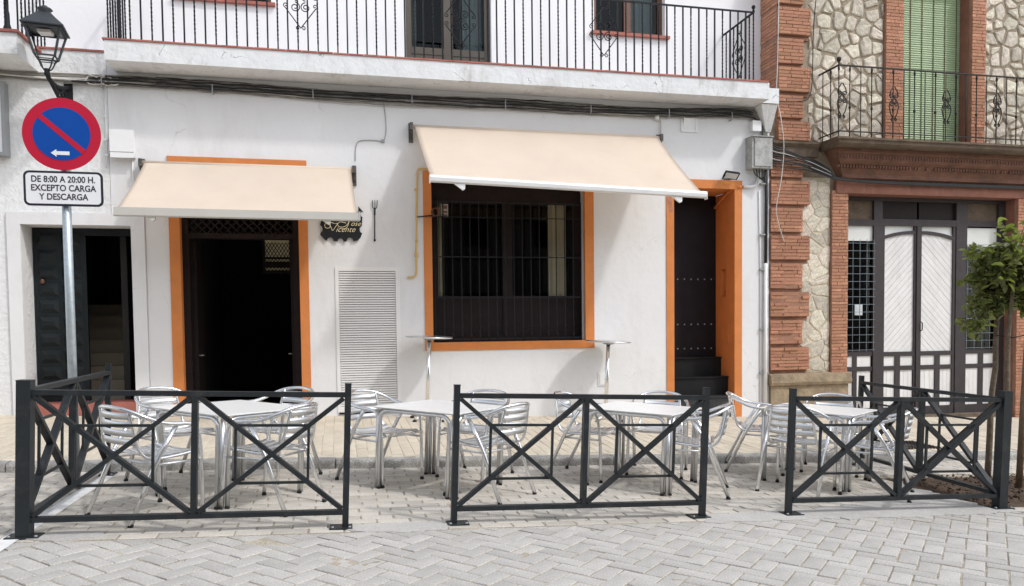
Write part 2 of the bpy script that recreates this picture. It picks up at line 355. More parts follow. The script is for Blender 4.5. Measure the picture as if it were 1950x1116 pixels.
# parking bay: blocks in straight courses
bay = struct('parking_bay', MB().box(-40, 5.5, 5.386, 7.84, -.045, -.016).box(5.5, 40, 6.98, 7.84, -.045, -.016).box(5.5, 7.6, 5.386, 5.62, -.045, -.016).box(7.6, 40, 5.386, 6.98, -.045, -.016), 'joint_sand', GM)
sp = []; BL, BW = .245, .116
sand(bay, -4.0, 5.52, 5.388, 7.84)
nrow = 21
for r_ in range(nrow):
    v = 5.40 + BW*(r_+.5) + .03
    u = -5.5 + (BL/2 if r_ % 2 else 0) + random.uniform(-.02, .02)
    while u < 9.5:
        if not (5.42 < u < 7.7 and 5.6 < v < 7.0): sp.append((u, v, 0))
        u += BL
lay(bay, GM, sp, 'paver_bay', 'paver', paver_mb(BL-.013, BW-.010, .03, .004), 'distant_pavers')
def patch(pts, seed):
    rg = random.Random(seed); out = []
    for i in range(len(pts)):
        p, q = pts[i], pts[(i+1) % len(pts)]; n = max(2, int(math.hypot(q[0]-p[0], q[1]-p[1])/.06))
        for k in range(n): t = k/n; out.append((p[0]+(q[0]-p[0])*t+rg.gauss(0,.022), p[1]+(q[1]-p[1])*t+rg.gauss(0,.018)))
    m_ = len(out)
    o = struct('cement_patch', MB().add([(x, y, .006) for x, y in out]+[(x, y, -.01) for x, y in out], [tuple(range(m_))]+[(i, m_+i, m_+(i+1) % m_, (i+1) % m_) for i in range(m_)]), 'concrete', GM)
    return o
patch([(.03,5.42),(.35,5.36),(.72,5.40),(.80,5.60),(.40,5.62),(.02,5.58)], 3)
patch([(2.75,5.38),(3.2,5.34),(3.6,5.36),(4.3,5.33),(5.2,5.34),(5.75,5.40),(5.54,5.64),(5.50,6.35),(5.0,6.1),(4.5,5.82),(3.9,5.70),(3.2,5.60),(2.8,5.58)], 5)
patch([(-2.05,5.44),(-1.75,5.40),(-1.5,5.5),(-1.7,5.62),(-2.04,5.60)], 8)
# painted bay line at the left side
lnb = MB(); lnb.box(-2.17, -2.06, 4.98, 7.80, .0035, .0045)
line = struct('bay_line', lnb, 'paint_white', GM)
# planting pit with earth
pit = MB(); nx, ny = 60, 36
for j in range(ny+1):
    for i in range(nx+1):
        u, v = 5.56+2.02*i/nx, 5.62+1.32*j/ny
        e = min(i, nx-i, j, ny-j)/5
        pit.v.append((u, v, min(1, e)*(.015+.035*random.random())-.02))
pit.f = [(j*(nx+1)+i, j*(nx+1)+i+1, (j+1)*(nx+1)+i+1, (j+1)*(nx+1)+i) for j in range(ny) for i in range(nx)]; pit.sm = [True]*len(pit.f)
soil = struct('planting_pit', pit, 'soil', GM); soil['label'] = 'bare brown earth of the planting pit around the young tree'
cl = MB()
for i in range(420):
    u, v = random.uniform(5.6, 7.5), random.uniform(5.66, 6.9); r_ = random.uniform(.008, .03)
    p = [Vector((random.uniform(-1,1), random.uniform(-1,1), random.uniform(-.7,.7))).normalized()*r_*random.uniform(.7,1.2) for _ in range(6)]
    b = bmesh.new(); vs = [b.verts.new(q + Vector((u, v, .02))) for q in p]
    bmesh.ops.convex_hull(b, input=vs); b.verts.index_update()
    cl.add([q.co for q in b.verts], [tuple(x.index for x in f.verts) for f in b.faces]); b.free()
o = part('earth_clods', cl, 'soil', soil, False); o['kind'] = 'stuff'
# pavement with kerb stones
pav = struct('pavement', MB().box(-40, 40, .16, 3.6, -.3, -.006), 'walk_joint', WALKM)
sp = []; CW, CLN = .122, .245
ncol = int(19/CW)
for c_ in range(ncol):
    u = -6.2 + CW*(c_+.5); v = 8.01 + CLN/2 + (CLN/2 if c_ % 2 else 0) - (CLN if c_ % 2 else 0)
    while v < 11.1:
        if v-CLN/2 >= 8.0 and v+CLN/2 < 11.2: sp.append((u, v-7.85, math.pi/2))
        v += CLN
    if c_ % 2: pass
lay(pav, WALKM, sp, 'paver_walk', 'paver', paver_mb(CLN-.004, CW-.005, .02, .003), 'distant_pavers')
u = -8.0; i = 0
while u < 14:
    l = .98
    b = MB(); prof = [(0,-.2),(.16,-.2),(.16,0),(.025,0),(.006,-.012),(0,-.03)]
    n = len(prof); b.add([(x, y, z) for x in (0, l) for y, z in prof], [tuple(range(n)), tuple(reversed(range(n,2*n)))] + [(k, n+k, n+(k+1)%n, (k+1)%n) for k in range(n)])
    o = part('kerb_stone', b, 'kerb', pav, False); o.location = (u, random.uniform(-.004,.004), random.uniform(-.004,.003)); u += l+.012
exec_later = []

# ------------------------------------------------------------------ walls with openings
def wall_mb(x0, x1, z0, z1, y0, y1, holes):
    xs = sorted({x0, x1, *[h[0] for h in holes], *[h[1] for h in holes]}); zs = sorted({z0, z1, *[h[2] for h in holes], *[h[3] for h in holes]})
    xs = [x for x in xs if x0 <= x <= x1]; zs = [z for z in zs if z0 <= z <= z1]
    def solid(i, j):
        if i < 0 or j < 0 or i >= len(xs)-1 or j >= len(zs)-1: return False
        cx, cz = (xs[i]+xs[i+1])/2, (zs[j]+zs[j+1])/2
        return not any(h[0] < cx < h[1] and h[2] < cz < h[3] for h in holes)
    b = MB()
    for i in range(len(xs)-1):
        for j in range(len(zs)-1):
            if not solid(i, j): continue
            a, c, d, e = xs[i], xs[i+1], zs[j], zs[j+1]
            b.add([(a,y0,d),(c,y0,d),(c,y0,e),(a,y0,e)], [(0,1,2,3)]); b.add([(a,y1,d),(c,y1,d),(c,y1,e),(a,y1,e)], [(3,2,1,0)])
            if not solid(i-1, j): b.add([(a,y0,d),(a,y0,e),(a,y1,e),(a,y1,d)], [(0,1,2,3)])
            if not solid(i+1, j): b.add([(c,y0,d),(c,y1,d),(c,y1,e),(c,y0,e)], [(0,1,2,3)])
            if not solid(i, j-1): b.add([(a,y0,d),(a,y1,d),(c,y1,d),(c,y0,d)], [(0,1,2,3)])
            if not solid(i, j+1): b.add([(a,y0,e),(c,y0,e),(c,y1,e),(a,y1,e)], [(0,1,2,3)])
    return b
def room_mb(x0, x1, y0, y1, z0, z1, t=.08):
    b = MB(); b.box(x0-t, x0, y0, y1+t, z0-t, z1+t); b.box(x1, x1+t, y0, y1+t, z0-t, z1+t); b.box(x0, x1, y1, y1+t, z0-t, z1+t)
    b.box(x0, x1, y0, y1, z0-t, z0); b.box(x0, x1, y0, y1, z1, z1+t); return b
def twisted(z0, z1, s=.0185, turns=7, n=30):
    b = MB(); vs = []
    for i in range(n+1):
        z = z0+(z1-z0)*i/n; t = min(1, max(0, (i/n-.12)/.76))*turns*math.pi; 
        for k in range(4): vs.append((s*.66*math.cos(t+k*math.pi/2+math.pi/4), s*.66*math.sin(t+k*math.pi/2+math.pi/4), z))
    b.add(vs, [(i*4+k, i*4+(k+1)%4, i*4+4+(k+1)%4, i*4+4+k) for i in range(n) for k in range(4)]); return b
def spiral(cx, cz, r, a0, turns, sgn, y, n=22):
    return [(cx + r*(1-.80*i/n)*math.cos(a0+sgn*turns*2*math.pi*i/n), y, cz + r*(1-.80*i/n)*math.sin(a0+sgn*turns*2*math.pi*i/n)) for i in range(n+1)]
def scroll_mb(r=.007):
    """diamond of wrought scrolls in the xz plane around the origin"""
    b = MB()
    for sx in (-1, 1):
        for sz in (-1, 1):
            b.tube(spiral(sx*.067, sz*.075, .066, math.pi/2 if sz < 0 else -math.pi/2, 1.6, -sx*sz, 0), r, 5)
            b.tube([(sx*.004, 0, sz*.34), (sx*.1, 0, sz*.21), (sx*.19, 0, sz*.09)], r, 5)
            b.tube(spiral(sx*.035, sz*.345, .032, math.pi if sx > 0 else 0, 1.2, sx*sz, 0, 14), r*.9, 5)
            b.tube(spiral(sx*.185, sz*.055, .034, math.pi/2 if sz > 0 else -math.pi/2, 1.2, -sx*sz, 0, 14), r*.9, 5)
    return b
def heart_mb(r=.006):
    b = MB()
    for sx in (-1, 1):
        b.tube([(sx*.01,0,-.26),(sx*.06,0,-.17),(sx*.085,0,-.07),(sx*.07,0,.0),(sx*.02,0,.045)], r, 5)
        b.tube(spiral(sx*.045, -.02, .042, math.pi/2, 1.4, sx, 0), r, 5); b.tube(spiral(sx*.045, .09, .045, -math.pi/2, 1.4, -sx, 0), r, 5)
        b.tube(spiral(sx*.03, -.27, .026, math.pi/2, 1.1, -sx, 0, 12), r, 5); b.tube([(sx*.01,0,.25),(sx*.06,0,.17),(sx*.08,0,.1)], r, 5)
    return b

WY, UY = 11.0, 11.5
# ---------------------------------------------------------------- white house
H1 = thing('white_house', 'white two storey house with orange door and window surrounds and long iron balcony', 'house', at(1.9, 11, 0))
holes = [(-2.9, -2.49, -1, 2.96), (-2.07, -.525, -1, 3.60), (1.315, 3.63, 1.18, 3.52), (5.065, 6.22, -1, 3.52), (0.0, .795, .30, 2.21)]
part('ground_floor_wall', wall_mb(-2.9, 6.705, -1, 5.02, WY, WY+.45, holes), 'plaster', H1)
part('upper_wall', wall_mb(-2.9, 6.86, 4.9, 8.8, UY, UY+.35, [(-2.10, -.86, 6.03, 7.6), (1.04, 2.33, 5.04, 7.6), (3.97, 5.16, 5.99, 7.6)]), 'upper_paint', H1)
part('ceiling', MB().box(-2.85, 6.65, 11.46, 16, 4.55, 4.7), 'interior', H1)
# balcony
bal = MB().box(-2.79, 6.40, 10.50, 10.999, 4.79, 5.035); bal.box(-2.9, 6.705, 11.001, 11.499, 5.021, 5.036)
bal.box(6.401, 6.70, 10.72, 10.999, 4.80, 5.03)
bs = part('balcony_slab', bal, 'balcony_paint', H1)
te = MB(); 
for i in range(46): te.box(-2.81+i*.2, -2.815+(i+1)*.2, 10.485, 10.62, 5.037, 5.058+random.uniform(-.002,.002))
part('tile_edging', te, 'red_tile', bs)
part('corbel', MB().add([(6.41,10.74,4.79),(6.69,10.74,4.79),(6.69,11.0,4.79),(6.41,11.0,4.79),(6.60,10.93,4.42),(6.69,10.93,4.42),(6.69,11.0,4.42),(6.60,11.0,4.42)], [(3,2,1,0),(4,5,6,7),(0,1,5,4),(1,2,6,5),(2,3,7,6),(3,0,4,7)]), 'plaster_rough', bs)
rail = part('balcony_railing', MB().box(-2.76, 6.17, 10.53, 10.555, 6.065, 6.085).box(6.145, 6.17, 10.556, 11.49, 6.065, 6.085).box(-2.76, -2.735, 10.556, 11.49, 6.065, 6.085), 'iron', H1)
plainm = MB().box(-.0095, .0095, -.0095, .0095, 5.05, 6.066).mesh('bar', 'iron'); twm = twisted(5.05, 6.066).mesh('bar', 'iron')
nb = 70
for i in range(nb+1):
    x = -2.748 + (6.157+2.748)*i/nb
    link('bar', twm if i % 2 == 0 else plainm, rail, at(x, 10.5425, 0))
for sx in (-2.748, 6.157):
    for i in range(1, 8): link('bar', twm if i % 2 else plainm, rail, at(sx, 10.5425+.945*i/8, 0))
link('post_knob', MB().lathe((0,0,0), [(.001,.10),(.022,.09),(.03,.07),(.022,.045),(.012,.03),(.02,.015),(.02,0)], 12).mesh('post_knob', 'iron'), rail, at(6.157, 10.5425, 6.085))
scm = scroll_mb().mesh('scroll', 'iron')
for x, z in ((-.42, 5.70), (1.70, 5.62), (3.78, 5.62), (5.5, 5.9)): link('scroll', scm, rail, at(x, 10.528, z)) if x < 5 else None
link('scroll', scm, rail, at(6.175, 11.0, 5.6) @ Matrix.Rotation(R(90), 4, 'Z'))
# upper windows
def casement(name, x0, x1, z0, z1, y, fm, parent, mull=True, ft=.06):
    b = MB().box(x0, x0+ft, y, y+.06, z0, z1).box(x1-ft, x1, y, y+.06, z0, z1).box(x0+ft, x1-ft, y, y+.06, z0, z0+ft).box(x0+ft, x1-ft, y, y+.06, z1-ft, z1)
    xm = (x0+x1)/2
    if mull: b.box(xm-ft*.75, xm+ft*.75, y-.004, y+.058, z0+ft, z1-ft)
    o = part(name, b, fm, parent)
    if mull:
        part('pane', MB().box(x0+ft, xm-ft*.75, y+.03, y+.036, z0+ft, z1-ft), 'glass', o); part('pane', MB().box(xm+ft*.75, x1-ft, y+.03, y+.036, z0+ft, z1-ft), 'glass', o)
    return o
w1 = casement('window', -2.10, -.86, 6.03, 7.6, UY+.12, 'brown_frame', H1)
part('sill', MB().box(-2.16, -.80, UY-.06, UY+.12, 5.985, 6.028), 'red_tile', w1)
w2 = casement('window', 3.97, 5.16, 5.99, 7.6, UY+.12, 'brown_frame', H1, ft=.075)
part('sill', MB().box(3.91, 5.22, UY-.06, UY+.12, 5.945, 5.988), 'red_tile', w2)
def curtain(x0, x1, z0, z1, y, n=None, amp=.025):
    n = n or max(8, int((x1-x0)/.018)); b = MB()
    vs = [(x0+(x1-x0)*i/n, y+amp*math.sin(i*1.25)+amp*.5*math.sin(i*.53+1), z) for z in (z0, z1) for i in range(n+1)]
    b.add(vs, [(i, i+1, n+2+i, n+1+i) for i in range(n)], True); return b
part('curtain', curtain(4.70, 5.05, 6.0, 7.6, UY+.3), 'white_curtain', w2)
bd = casement('balcony_door', 1.04, 2.33, 5.04, 7.6, UY+.10, 'bronze_frame', H1, ft=.09)
part('lower_panel', MB().box(1.13, 1.615, UY+.105, UY+.135, 5.13, 5.60).box(1.755, 2.24, UY+.105, UY+.135, 5.13, 5.60), 'bronze_frame', bd)
part('panel_rail', MB().box(1.13, 1.615, UY+.094, UY+.1045, 5.50, 5.60).box(1.755, 2.24, UY+.094, UY+.1045, 5.50, 5.60), 'bronze_frame', bd)
part('curtain', curtain(1.93, 2.23, 5.1, 7.6, UY+.25), 'white_curtain', bd); part('curtain', curtain(1.14, 1.22, 5.1, 7.6, UY+.25), 'white_curtain', bd)
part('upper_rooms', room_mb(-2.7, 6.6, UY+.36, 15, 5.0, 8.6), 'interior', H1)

# door surround and open doorway of the bar
def surround(x0, x1, z0, z1, bw_l, bw_r, bw_t, bw_b, parent, name, y=WY, inn=.12):
    b = MB(); o = .014
    b.box(x0-bw_l, x0+.004, y-o, y+inn, z0, z1); b.box(x1-.004, x1+bw_r, y-o, y+inn, z0, z1-.004)
    b.box(x0-bw_l, x1+bw_r, y-o-.001, y+inn-.001, z1-.003, z1+bw_t)
    if bw_b: b.box(x0-bw_l, x1+bw_r, y-o-.001, y+.2, z0-bw_b, z0+.003)
    return part(name, b, 'orange', parent)
surround(-2.07, -.525, -.8, 3.60, .13, .12, .13, 0, H1, 'door_surround')
d1 = part('doorway', MB().box(-2.066, -1.98, WY+.125, WY+.30, -.3, 3.59).box(-.615, -.529, WY+.125, WY+.30, -.3, 3.59).box(-1.979, -.616, WY+.125, WY+.30, 3.50, 3.59).box(-1.979, -.616, WY+.126, WY+.29, 2.66, 2.73), 'dark_wood', H1)
lat = MB(); x0, x1, z0, z1 = -1.979, -.616, 2.73, 3.5
for k in range(-8, 18):
    for sg in (1, -1):
        pts = []
        a = x0 + k*.11
        for t in (0, 1):
            xx = a + sg*(z1-z0)*t if sg > 0 else a + (z1-z0)*(1-t); pts.append((xx, z0 + (z1-z0)*t))
        (xa, za), (xb, zb) = pts
        # clip to the fanlight
        def cl_(x, z, x2, z2):
            if x < x0: z += (x0-x)*(z2-z)/(x2-x); x = x0
            if x > x1: z += (x1-x)*(z2-z)/(x2-x); x = x1
            return x, z
        if max(xa, xb) <= x0 or min(xa, xb) >= x1: continue
        p, q = cl_(xa, za, xb, zb), cl_(xb, zb, xa, za)
        lat.bar((p[0], WY+.20+.008*sg, p[1]), (q[0], WY+.20+.008*sg, q[1]), .022, .012, up=(0,1,0))
part('fanlight_lattice', lat, 'dark_wood', d1)
for sx, xx in ((1, -1.975), (-1, -.62)):       # folded back leaves
    lf = part('door_leaf', MB().box(min(xx, xx+sx*.05), max(xx, xx+sx*.05), WY+.31, WY+1.0, .12, 2.66), 'dark_wood', d1)
    part('handle', MB().tube([(xx+sx*.05, WY+.36, 1.05), (xx+sx*.10, WY+.36, 1.05), (xx+sx*.10, WY+.46, 1.05)], .009, 6), 'grey_metal', lf)
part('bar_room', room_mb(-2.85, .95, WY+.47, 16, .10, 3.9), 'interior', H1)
il = part('inner_lattice_window', MB().box(-1.20, -1.16, 13.0, 13.05, 2.30, 2.96).box(-.78, -.74, 13.0, 13.05, 2.30, 2.96).box(-1.16, -.78, 13.0, 13.05, 2.92, 2.96).box(-1.16, -.78, 13.0, 13.05, 2.30, 2.36), 'dark_wood', H1)
part('back_pane', MB().box(-1.16, -.78, 13.06, 13.07, 2.36, 2.92), 'glowing_back', il)
l2 = MB()
for k in range(8):
    xa = -1.16 + k*.0543
    for sg in (1, -1):
        for j in range(5):
            za = 2.36 + j*.09
            xb = xa + sg*.0543
            if -1.17 < xb < -.77: l2.bar((xa, 13.03, za), (xb, 13.03, za+.09), .011, .01, up=(0,1,0))
l2.box(-1.16, -.78, 13.02, 13.055, 2.40, 2.50); l2.box(-1.16, -.78, 13.02, 13.055, 2.54, 2.575)
part('lattice', l2, 'dark_wood', il)
# barred window
ws = surround(1.315, 3.63, 1.18, 3.52, .115, .135, .12, .115, H1, 'window_surround')
win = part('window', MB().box(1.32, 1.43, WY+.20, WY+.28, 1.184, 3.516).box(3.515, 3.625, WY+.20, WY+.28, 1.184, 3.516).box(1.431, 3.514, WY+.20, WY+.28, 3.26, 3.516).box(1.431, 3.514, WY+.20, WY+.28, 1.184, 1.27).box(2.40, 2.545, WY+.196, WY+.284, 1.271, 3.259), 'dark_wood', H1)
for a, c in ((1.43, 2.40), (2.545, 3.515)):
    part('lower_panel', MB().box(a, c, WY+.215, WY+.255, 1.271, 1.80), 'dark_wood', win); part('rail', MB().box(a, c, WY+.205, WY+.27, 1.80, 1.86), 'dark_wood', win)
    part('pane', MB().box(a, c, WY+.235, WY+.241, 1.861, 3.259), 'glass_dim', win)
part('curtain', curtain(3.13, 3.42, 1.86, 3.25, WY+.29, amp=.018), 'cream_curtain', win); part('curtain', curtain(1.44, 1.50, 1.86, 3.25, WY+.29, amp=.015), 'cream_curtain', win)
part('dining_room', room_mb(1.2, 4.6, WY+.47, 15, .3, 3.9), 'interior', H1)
gr = part('window_grille', MB().box(1.33, 3.615, WY+.045, WY+.058, 1.215, 1.235).box(1.33, 3.615, WY+.045, WY+.058, 3.21, 3.23).box(1.33, 3.615, WY+.045, WY+.058, 2.42, 2.435).box(1.33, 3.615, WY+.045, WY+.058, 1.83, 1.845).box(1.33, 3.615, WY+.045, WY+.058, 3.0, 3.012), 'iron', H1)
gb = MB().tube([(0,0,1.19),(0,0,1.26),(0,0,1.27),(0,0,1.285),(0,0,1.30),(0,0,1.315),(0,0,1.39),(0,0,1.40),(0,0,1.42),(0,0,1.43),(0,0,3.25)], [.008,.008,.017,.017,.008,.008,.008,.014,.014,.008,.008], 6).mesh('bar', 'iron')
for i in range(18): link('bar', gb, gr, at(1.36+2.225*i/17, WY+.051, 0))
part('side_frame', MB().box(3.585, 3.622, WY+.03, WY+.07, 1.19, 3.4), 'grey_metal', gr)
# louvred meter cupboard
vt = part('louvred_cupboard', MB().box(-.05, 0, WY-.012, WY+.03, .22, 2.27).box(.79, .85, WY-.012, WY+.03, .22, 2.27).box(0, .79, WY-.012, WY+.03, 2.21, 2.27).box(0, .79, WY-.012, WY+.03, .22, .30).box(0, .79, WY+.07, WY+.09, .3, 2.21), 'vent_paint', H1)
sm_ = MB().add([(x, y, z) for x in (.002, .788) for y, z in ((-.016,-.012),(-.016,.007),(-.012,.009),(.03,.024),(.03,.020),(-.010,-.012))], [(0,1,7,6),(1,2,8,7),(2,3,9,8),(3,4,10,9),(4,5,11,10),(5,0,6,11),(0,5,4,3,2,1),(6,7,8,9,10,11)]).mesh('slat', 'vent_paint')
ns = 57
for i in range(ns): link('slat', sm_, vt, at(0, WY+.012, .318+1.875*i/(ns-1)))
part('skirting', MB().box(-.03, .80, WY-.02, WY-.0125, .19, .215), 'iron', vt)
# side door with steps
surround(5.065, 6.10, -.8, 3.52, .12, .125, .13, 0, H1, 'side_door_surround')
rv = MB().box(5.056, 5.071, WY+.121, WY+.62, -.6, 3.52)
rv.box(5.072, 6.094, WY+.121, WY+.62, 3.505, 3.52)
# right reveal with a niche: built in pieces round it
for a, c, d, e in ((.121, .62, -.6, 1.84), (.121, .62, 2.29, 3.504), (.121, .26, 1.84, 2.29), (.42, .62, 1.84, 2.29)): rv.box(6.095, 6.219, WY+a, WY+c, d, e)
rv.box(6.17, 6.218, WY+.261, WY+.419, 1.841, 2.289)
part('reveal', rv, 'orange', H1)
part('bell_box', MB().box(6.082, 6.094, WY+.16, WY+.20, 1.10, 1.41).box(6.082, 6.094, WY+.38, WY+.42, 1.10, 1.41).box(6.082, 6.094, WY+.20, WY+.38, 1.37, 1.41).box(6.082, 6.094, WY+.20, WY+.38, 1.10, 1.14).box(6.088, 6.0945, WY+.2, WY+.38, 1.14, 1.37), 'orange', H1)
part('conduit', MB().tube([(6.24, WY+.0, 3.55), (6.16, WY-.028, 3.555), (6.08, WY+.06, 3.52), (6.07, WY+.2, 3.47), (6.07, WY+.4, 3.39), (6.07, WY+.6, 3.31)], .022, 8), 'orange', H1)
part('broken_plaster', MB().prism([(4.965,3.37),(5.0,3.40),(5.04,3.36),(5.03,3.27),(5.05,3.18),(5.02,3.12),(4.985,3.15),(4.99,3.22),(4.96,3.3)], WY-.0165, WY-.0145), 'brick', H1)
sdoor = part('side_door', MB().box(5.072, 6.094, WY+.60, WY+.66, .86, 3.504), 'door_black', H1)
stud = MB().lathe((0,0,0), [(.014,0),(.012,.006),(.006,.010),(.001,.011)], 8).mesh('stud', 'grey_metal')
for z in (2.14, 1.40, 1.0):
    for i in range(8): link('stud', stud, sdoor, at(5.17+.12*i, WY+.60, z) @ Matrix.Rotation(R(90), 4, 'X'))
part('step', MB().box(5.073, 6.093, WY+.42, WY+.60, -.3, .86).box(5.073, 6.093, WY+.39, WY+.599, .845, .862), 'granite_step', H1)
part('step', MB().box(5.073, 6.093, WY+.19, WY+.419, -.3, .54).box(5.073, 6.093, WY+.165, WY+.4195, .541, .56), 'granite_step', H1)
part('step', MB().box(5.073, 6.093, WY+.0, WY+.189, -.3, .24).box(5.073, 6.093, WY-.02, WY+.1895, .241, .262), 'granite_spec_lit', H1)

# ---------------------------------------------------------------- neighbouring white house on the left
H2 = thing('white_house', 'rough plastered white house with dark panelled door, at the left edge', 'house', at(-4.5, 11, 0))
part('ground_floor_wall', wall_mb(-8, -2.495, -1, 5.02, WY+.004, WY+.45, [(-3.98, -2.66, -1, 2.80), (-2.905, -2.495, 2.955, 5.02)]), 'plaster_rough', H2)
part('upper_wall', MB().box(-8, -2.905, UY+.003, UY+.35, 4.9, 8.8), 'upper_paint', H2)
part('ledge', MB().box(-8, -2.91, WY+.006, UY, 5.021, 5.04), 'balcony_paint', H2)
te = MB()
for i in range(4): te.box(-3.72+i*.2, -3.725+(i+1)*.2, WY-.015, WY+.12, 5.041, 5.065+random.uniform(-.002,.002))
part('tile_edging', te, 'red_tile', H2)
part('door_trim', MB().box(-4.13, -3.974, WY-.03, WY+.10, -.5, 2.95).box(-2.666, -2.50, WY-.03, WY+.10, -.5, 2.95).box(-3.974, -2.666, WY-.03, WY+.10, 2.794, 2.95), 'plaster', H2)
part('stair_hall', room_mb(-4.2, -2.3, WY+.46, 15.5, .3, 3.4), 'hall_wall', H2)
part('threshold', MB().box(-3.973, -2.667, WY-.05, WY+.36, -.3, .46), 'red_tile', H2)
dl = part('door', MB().box(-3.973, -3.33, WY+.36, WY+.41, .465, 2.793), 'door_green', H2)
part('door_frame', MB().box(-2.745, -2.665, WY+.36, WY+.42, .465, 2.795).box(-3.329, -2.746, WY+.36, WY+.42, 2.70, 2.795), 'door_green', dl)
pm_ = MB().add([(-.12,0,-.085),(.12,0,-.085),(.12,0,.085),(-.12,0,.085),(-.07,-.035,-.03),(.07,-.035,-.03),(.07,-.035,.03),(-.07,-.035,.03)], [(0,1,5,4),(1,2,6,5),(2,3,7,6),(3,0,4,7),(4,5,6,7)]).mesh('raised_panel', 'door_green')
for cx in (-3.80, -3.51):
    for k in range(10): link('raised_panel', pm_, dl, at(cx, WY+.359, .62+.225*k))
for k in range(8): part('stair', MB().box(-4.19, -2.31, WY+.85+.26*k, WY+3.5, .30, .5+.19*k), 'stair_beige' , H2)
part('worn_spot', MB().lathe((-3.86, WY+.335, 2.05), [(.02,0),(.03,.03),(.015,.06)], 8), 'brown_frame', dl)  # small brown knob standing for a worn spot on the leaf
# its balcony corner
b2 = part('balcony_slab', MB().box(-8, -3.69, 10.30, WY+.003, 4.73, 4.98), 'balcony_paint', H2)
te = MB()
for i in range(22): te.box(-3.66-(i+1)*.2, -3.665-i*.2, 10.27, 10.42, 4.982, 5.012)
for i in range(3): te.box(-3.80, -3.655, 10.425+i*.19, 10.42+(i+1)*.19, 4.982, 5.012)
part('tile_edging', te, 'red_tile', b2)
rl2 = part('balcony_railing', MB().box(-8, -3.72, 10.33, 10.355, 6.0, 6.02).box(-3.745, -3.72, 10.356, 11.49, 6.0, 6.02), 'iron', H2)
t2 = twisted(5.01, 6.0).mesh('bar', 'iron'); p2 = MB().box(-.008,.008,-.008,.008,5.01,6.0).mesh('bar', 'iron')
for i in range(20): link('bar', (t2, p2)[i % 2], rl2, at(-3.732-.127*i-.09, 10.3425, 0))
for i in range(1, 9): link('bar', (t2, p2)[i % 2], rl2, at(-3.732, 10.3425+.125*i, 0))
part('corner_post', MB().lathe((-3.80, 10.345, 5.01), [(.05,0),(.045,.03),(.03,.08),(.028,.2),(.02,.24),(.02,.4),(.03,.42),(.02,.45),(.015,1.0)], 10), 'iron', rl2)

# ---------------------------------------------------------------- brick and stone house on the right
H3 = thing('brick_house', 'old house of red brick and rubble stone with white plank doors and green roller blind', 'house', at(9.6, 11, -.3))
BX1 = 13.2
backing = wall_mb(6.71, BX1, -1.2, 7.4, WY+.05, WY+.52, [(8.13, 11.47, -1.2, 3.52), (9.15, 10.48, 4.28, 7.1), (6.71, 6.865, 4.9, 7.4)])
part('wall_core', backing, 'stone_mortar', H3)
# lower stone strip has pale mortar
part('pale_pointing', MB().box(7.30, 7.82, WY+.035, WY+.0495, .6, 3.75), 'stone_mortar_pale', H3)
part('room', room_mb(8.0, 11.7, WY+.52, 14, -.5, 3.8), 'interior', H3)
ubm = None
brickspec = []
def bricks(x0, x1, z0, z1, y, course=.0535, ln=.27, depth=.05, ydev=.004, missing=0):
    n = max(1, round((z1-z0)/course)); h = (z1-z0)/n
    for i in range(n):
        x = x0 - (ln*random.uniform(.2, .8) if i % 2 else random.uniform(0, .06))
        while x < x1-.02:
            a, c = max(x, x0), min(x+ln*random.uniform(.92, 1.06), x1)
            if c-a > .03 and random.random() >= missing:
                brickspec.append((a+.004, c-.004, z0+i*h+.005, z0+(i+1)*h-.004, y+random.uniform(-ydev, ydev), depth))
            x = c if c > a else x+ln
# quoin pier: blocks of nine courses, alternately long and short, deep joints between
gz = [.62, 1.04, 1.48, 1.93, 2.39, 2.83, 3.27, 3.70, 4.28, 4.64, 5.05, 5.49, 5.94, 6.42, 6.90]
for k in range(len(gz)-1):
    wide = (k % 2 == 0)
    xq = 6.715 if gz[k] < 4.2 else 6.84
    bricks(xq, 7.41 if wide else 7.29, gz[k]+.03, gz[k+1]-.03, WY-.045 if wide else WY-.035, depth=.09, ydev=.005 if k > 3 else .014, missing=.0 if k > 2 else .02)
    part('quoin_bed', MB().box(xq+.003, (7.405 if wide else 7.285), (WY-.033 if wide else WY-.023), WY+.049, gz[k]+.028, gz[k+1]-.028), 'mortar', H3)
    part('quoin_joint', MB().box(xq+.003, (7.405 if wide else 7.285), WY+.02, WY+.0492, gz[k]-.028, gz[k]+.0275), 'mortar', H3)
sbk = MB()
for k in range(8, len(gz)-1):
    z = gz[k]+.03
    while z < gz[k+1]-.07:
        y = WY-.03; first = True
        while y < UY:
            l = random.uniform(.22,.28)*(.5 if first and random.random() < .5 else 1); first = False
            sbk.box(6.84+random.uniform(-.004,.004), 6.87, y+.051 if y < WY else y, min(y+l, UY+.002)-.008, z, z+.045); y += l
        z += .0535
o = part('side_bricks', sbk, 'brick', H3); o['kind'] = 'stuff'
part('quoin_side', MB().box(6.852, 6.866, WY+.02, UY+.004, 4.66, 7.3), 'mortar', H3)
# jambs of the big doorway
bricks(7.83, 8.13, .58, 3.55, WY-.02, depth=.07)
bricks(11.47, 11.85, -.4, 3.55, WY-.02, depth=.07)
part('jamb_bed', MB().box(7.832, 8.128, WY-.010, WY+.0495, .58, 3.5).box(11.472, 11.848, WY-.010, WY+.0495, -.4, 3.5).box(8.812, 9.148, WY-.010, WY+.0495, 4.30, 7.1).box(10.482, 10.758, WY-.010, WY+.0495, 4.30, 7.1), 'mortar', H3)
part('jamb_reveal', MB().box(8.1315, 8.148, WY+.052, WY+.30, .58, 3.5).box(11.452, 11.4685, WY+.052, WY+.30, -.4, 3.5), 'lintel_red', H3)
